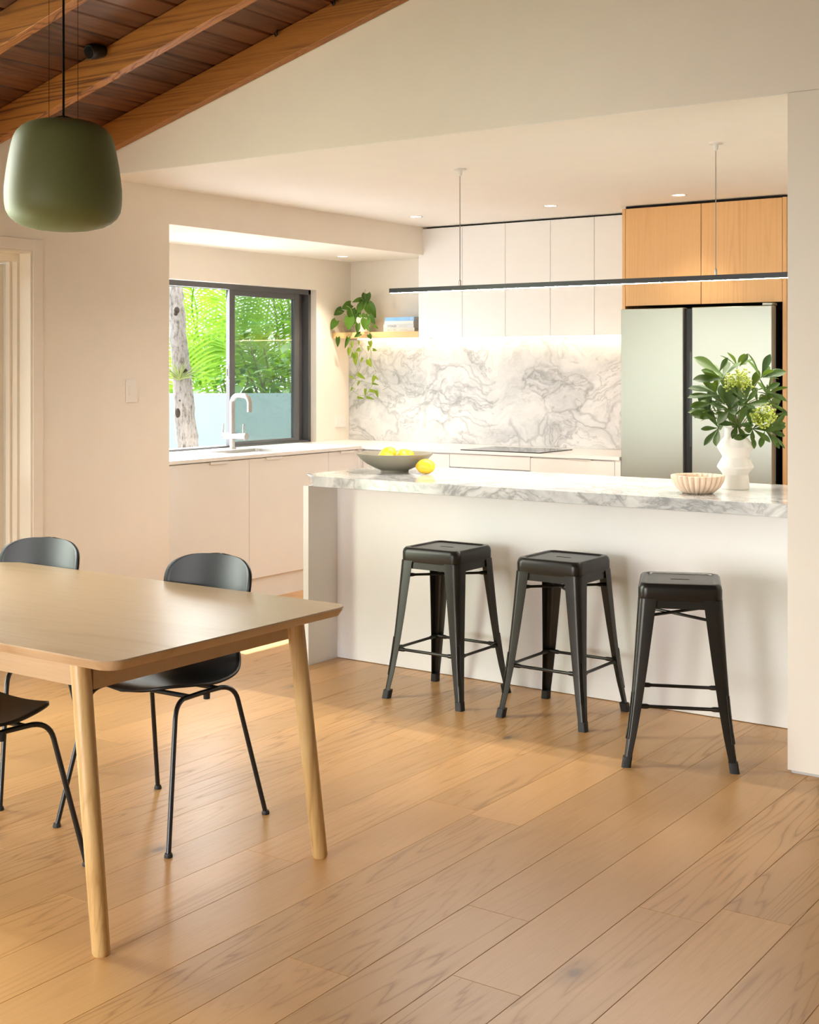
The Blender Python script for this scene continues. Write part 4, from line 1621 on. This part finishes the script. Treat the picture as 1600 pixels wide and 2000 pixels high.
d0 = 12.4
b0 = at_depth(425, 860, d0)
palm('feathery green palm with a frond rising beside the grey trunk', Vector((b0.x, b0.y, -.35)),
     [([(430, 800, 0), (412, 735, 0), (388, 665, -.1), (375, 600, -.3), (382, 545, -.6), (395, 500, -.8)], .40),
      ([(415, 800, 0), (424, 735, 0), (440, 660, .1), (455, 590, .2), (475, 540, .3)], .34),
      ([(420, 800, 0), (400, 740, .3), (405, 650, .6), (425, 590, .9), (400, 540, 1.2)], .34)], d0)
d1_ = 13.6
b1 = at_depth(520, 860, d1_)
palm('broad green palm seen through the closed window sash', Vector((b1.x, b1.y, -.35)),
     [([(520, 800, 0), (505, 740, 0), (485, 680, 0), (465, 640, 0), (440, 620, 0)], .36), ([(520, 800, 0), (530, 720, 0), (545, 640, 0), (575, 590, 0), (610, 590, 0)], .42),
      ([(520, 800, 0), (515, 720, .2), (520, 640, .3), (530, 570, .4), (560, 520, .5)], .42), ([(520, 790, 0), (495, 720, -.2), (480, 650, -.3), (478, 580, -.4), (500, 520, -.5)], .40),
      ([(520, 790, 0), (555, 740, -.2), (590, 700, -.3), (630, 690, -.4)], .36)], d1_)
d2 = 11.6
b2 = at_depth(372, 880, d2)
palm('young green palm low behind the grey trunk', Vector((b2.x, b2.y, -.35)),
     [([(372, 820, 0), (365, 740, 0), (350, 660, 0), (325, 600, 0), (290, 560, 0)], .36), ([(372, 820, 0), (385, 740, .2), (395, 690, .3), (420, 660, .4)], .26),
      ([(372, 820, 0), (370, 720, .3), (385, 620, .5), (365, 540, .5), (340, 480, .5)], .36)], d2)


def bush(label, c, sx, sy, h, n, lsize, mat, group):
    t = thing('garden_shrub', c, label, 'shrub', group)
    mb = MB()
    ms = MB()
    for k in range(7):
        a = 2 * math.pi * k / 7
        ms.tube([c, c + Vector((math.cos(a) * sx * .3, math.sin(a) * sy * .3, h * .6)), c + Vector((math.cos(a) * sx * .7, math.sin(a) * sy * .7, h * .9))], [.02, .014, .006], 5)
    ms.build('stems', M_TWIG, t, fix=False)
    for i in range(n):
        a = random.uniform(0, 2 * math.pi)
        r = math.sqrt(random.uniform(.25, 1))
        zf = random.random()
        p = c + Vector((math.cos(a) * sx * r * (1 - .35 * zf), math.sin(a) * sy * r * (1 - .35 * zf), h * zf))
        d = Vector((math.cos(a) + random.uniform(-.6, .6), math.sin(a) + random.uniform(-.6, .6), random.uniform(-.5, .6))).normalized()
        s = d.cross(UP).normalized()
        L = lsize * random.uniform(.6, 1.3)
        up2 = s.cross(d)
        mb.grid([[p, p], [p + d * L * .35 - s * L * .22 + up2 * .04 * L, p + d * L * .35 + s * L * .22 + up2 * .04 * L],
                 [p + d * L * .7 - s * L * .18, p + d * L * .7 + s * L * .18], [p + d * L - up2 * .1 * L, p + d * L - up2 * .1 * L]])
    f = mb.build('foliage', mat, t, fix=False)
    tag(f, kind='stuff')
    return t


def gz(px, dist, z=-.35):
    p = at_depth(px, 717, dist)
    return Vector((p.x, p.y, z))


bush('broad-leaved shrub just behind the balustrade, below the palm frond', gz(440, 11.2), .55, .5, 1.75, 260, .20, M_BUSH, 'garden shrubs')
bush('low leafy shrub behind the grey trunk and balustrade', gz(395, 11.3), .4, .4, 1.72, 240, .15, M_BUSH, 'garden shrubs')
bush('dark leafy shrub behind the closed window sash', gz(565, 12.4), .75, .6, 2.2, 500, .17, M_BUSH, 'garden shrubs')
bush('leafy shrub between the two palms', gz(488, 12.6), .45, .45, 1.9, 380, .16, M_BUSH, 'garden shrubs')
bush('tall tree-like shrub filling the right of the window view', gz(592, 15.2), 1.3, 1.1, 4.6, 1500, .20, M_HEDGE, 'garden shrubs')
bush('tall bright shrub behind the palm frond, left of the window view', gz(285, 15.0), .8, .8, 3.9, 900, .20, M_PALM, 'garden shrubs')
bush('mid-height shrub in the distance below the open sky', gz(450, 18.5), 1.1, 1.0, 2.1, 700, .20, M_HEDGE, 'garden shrubs')
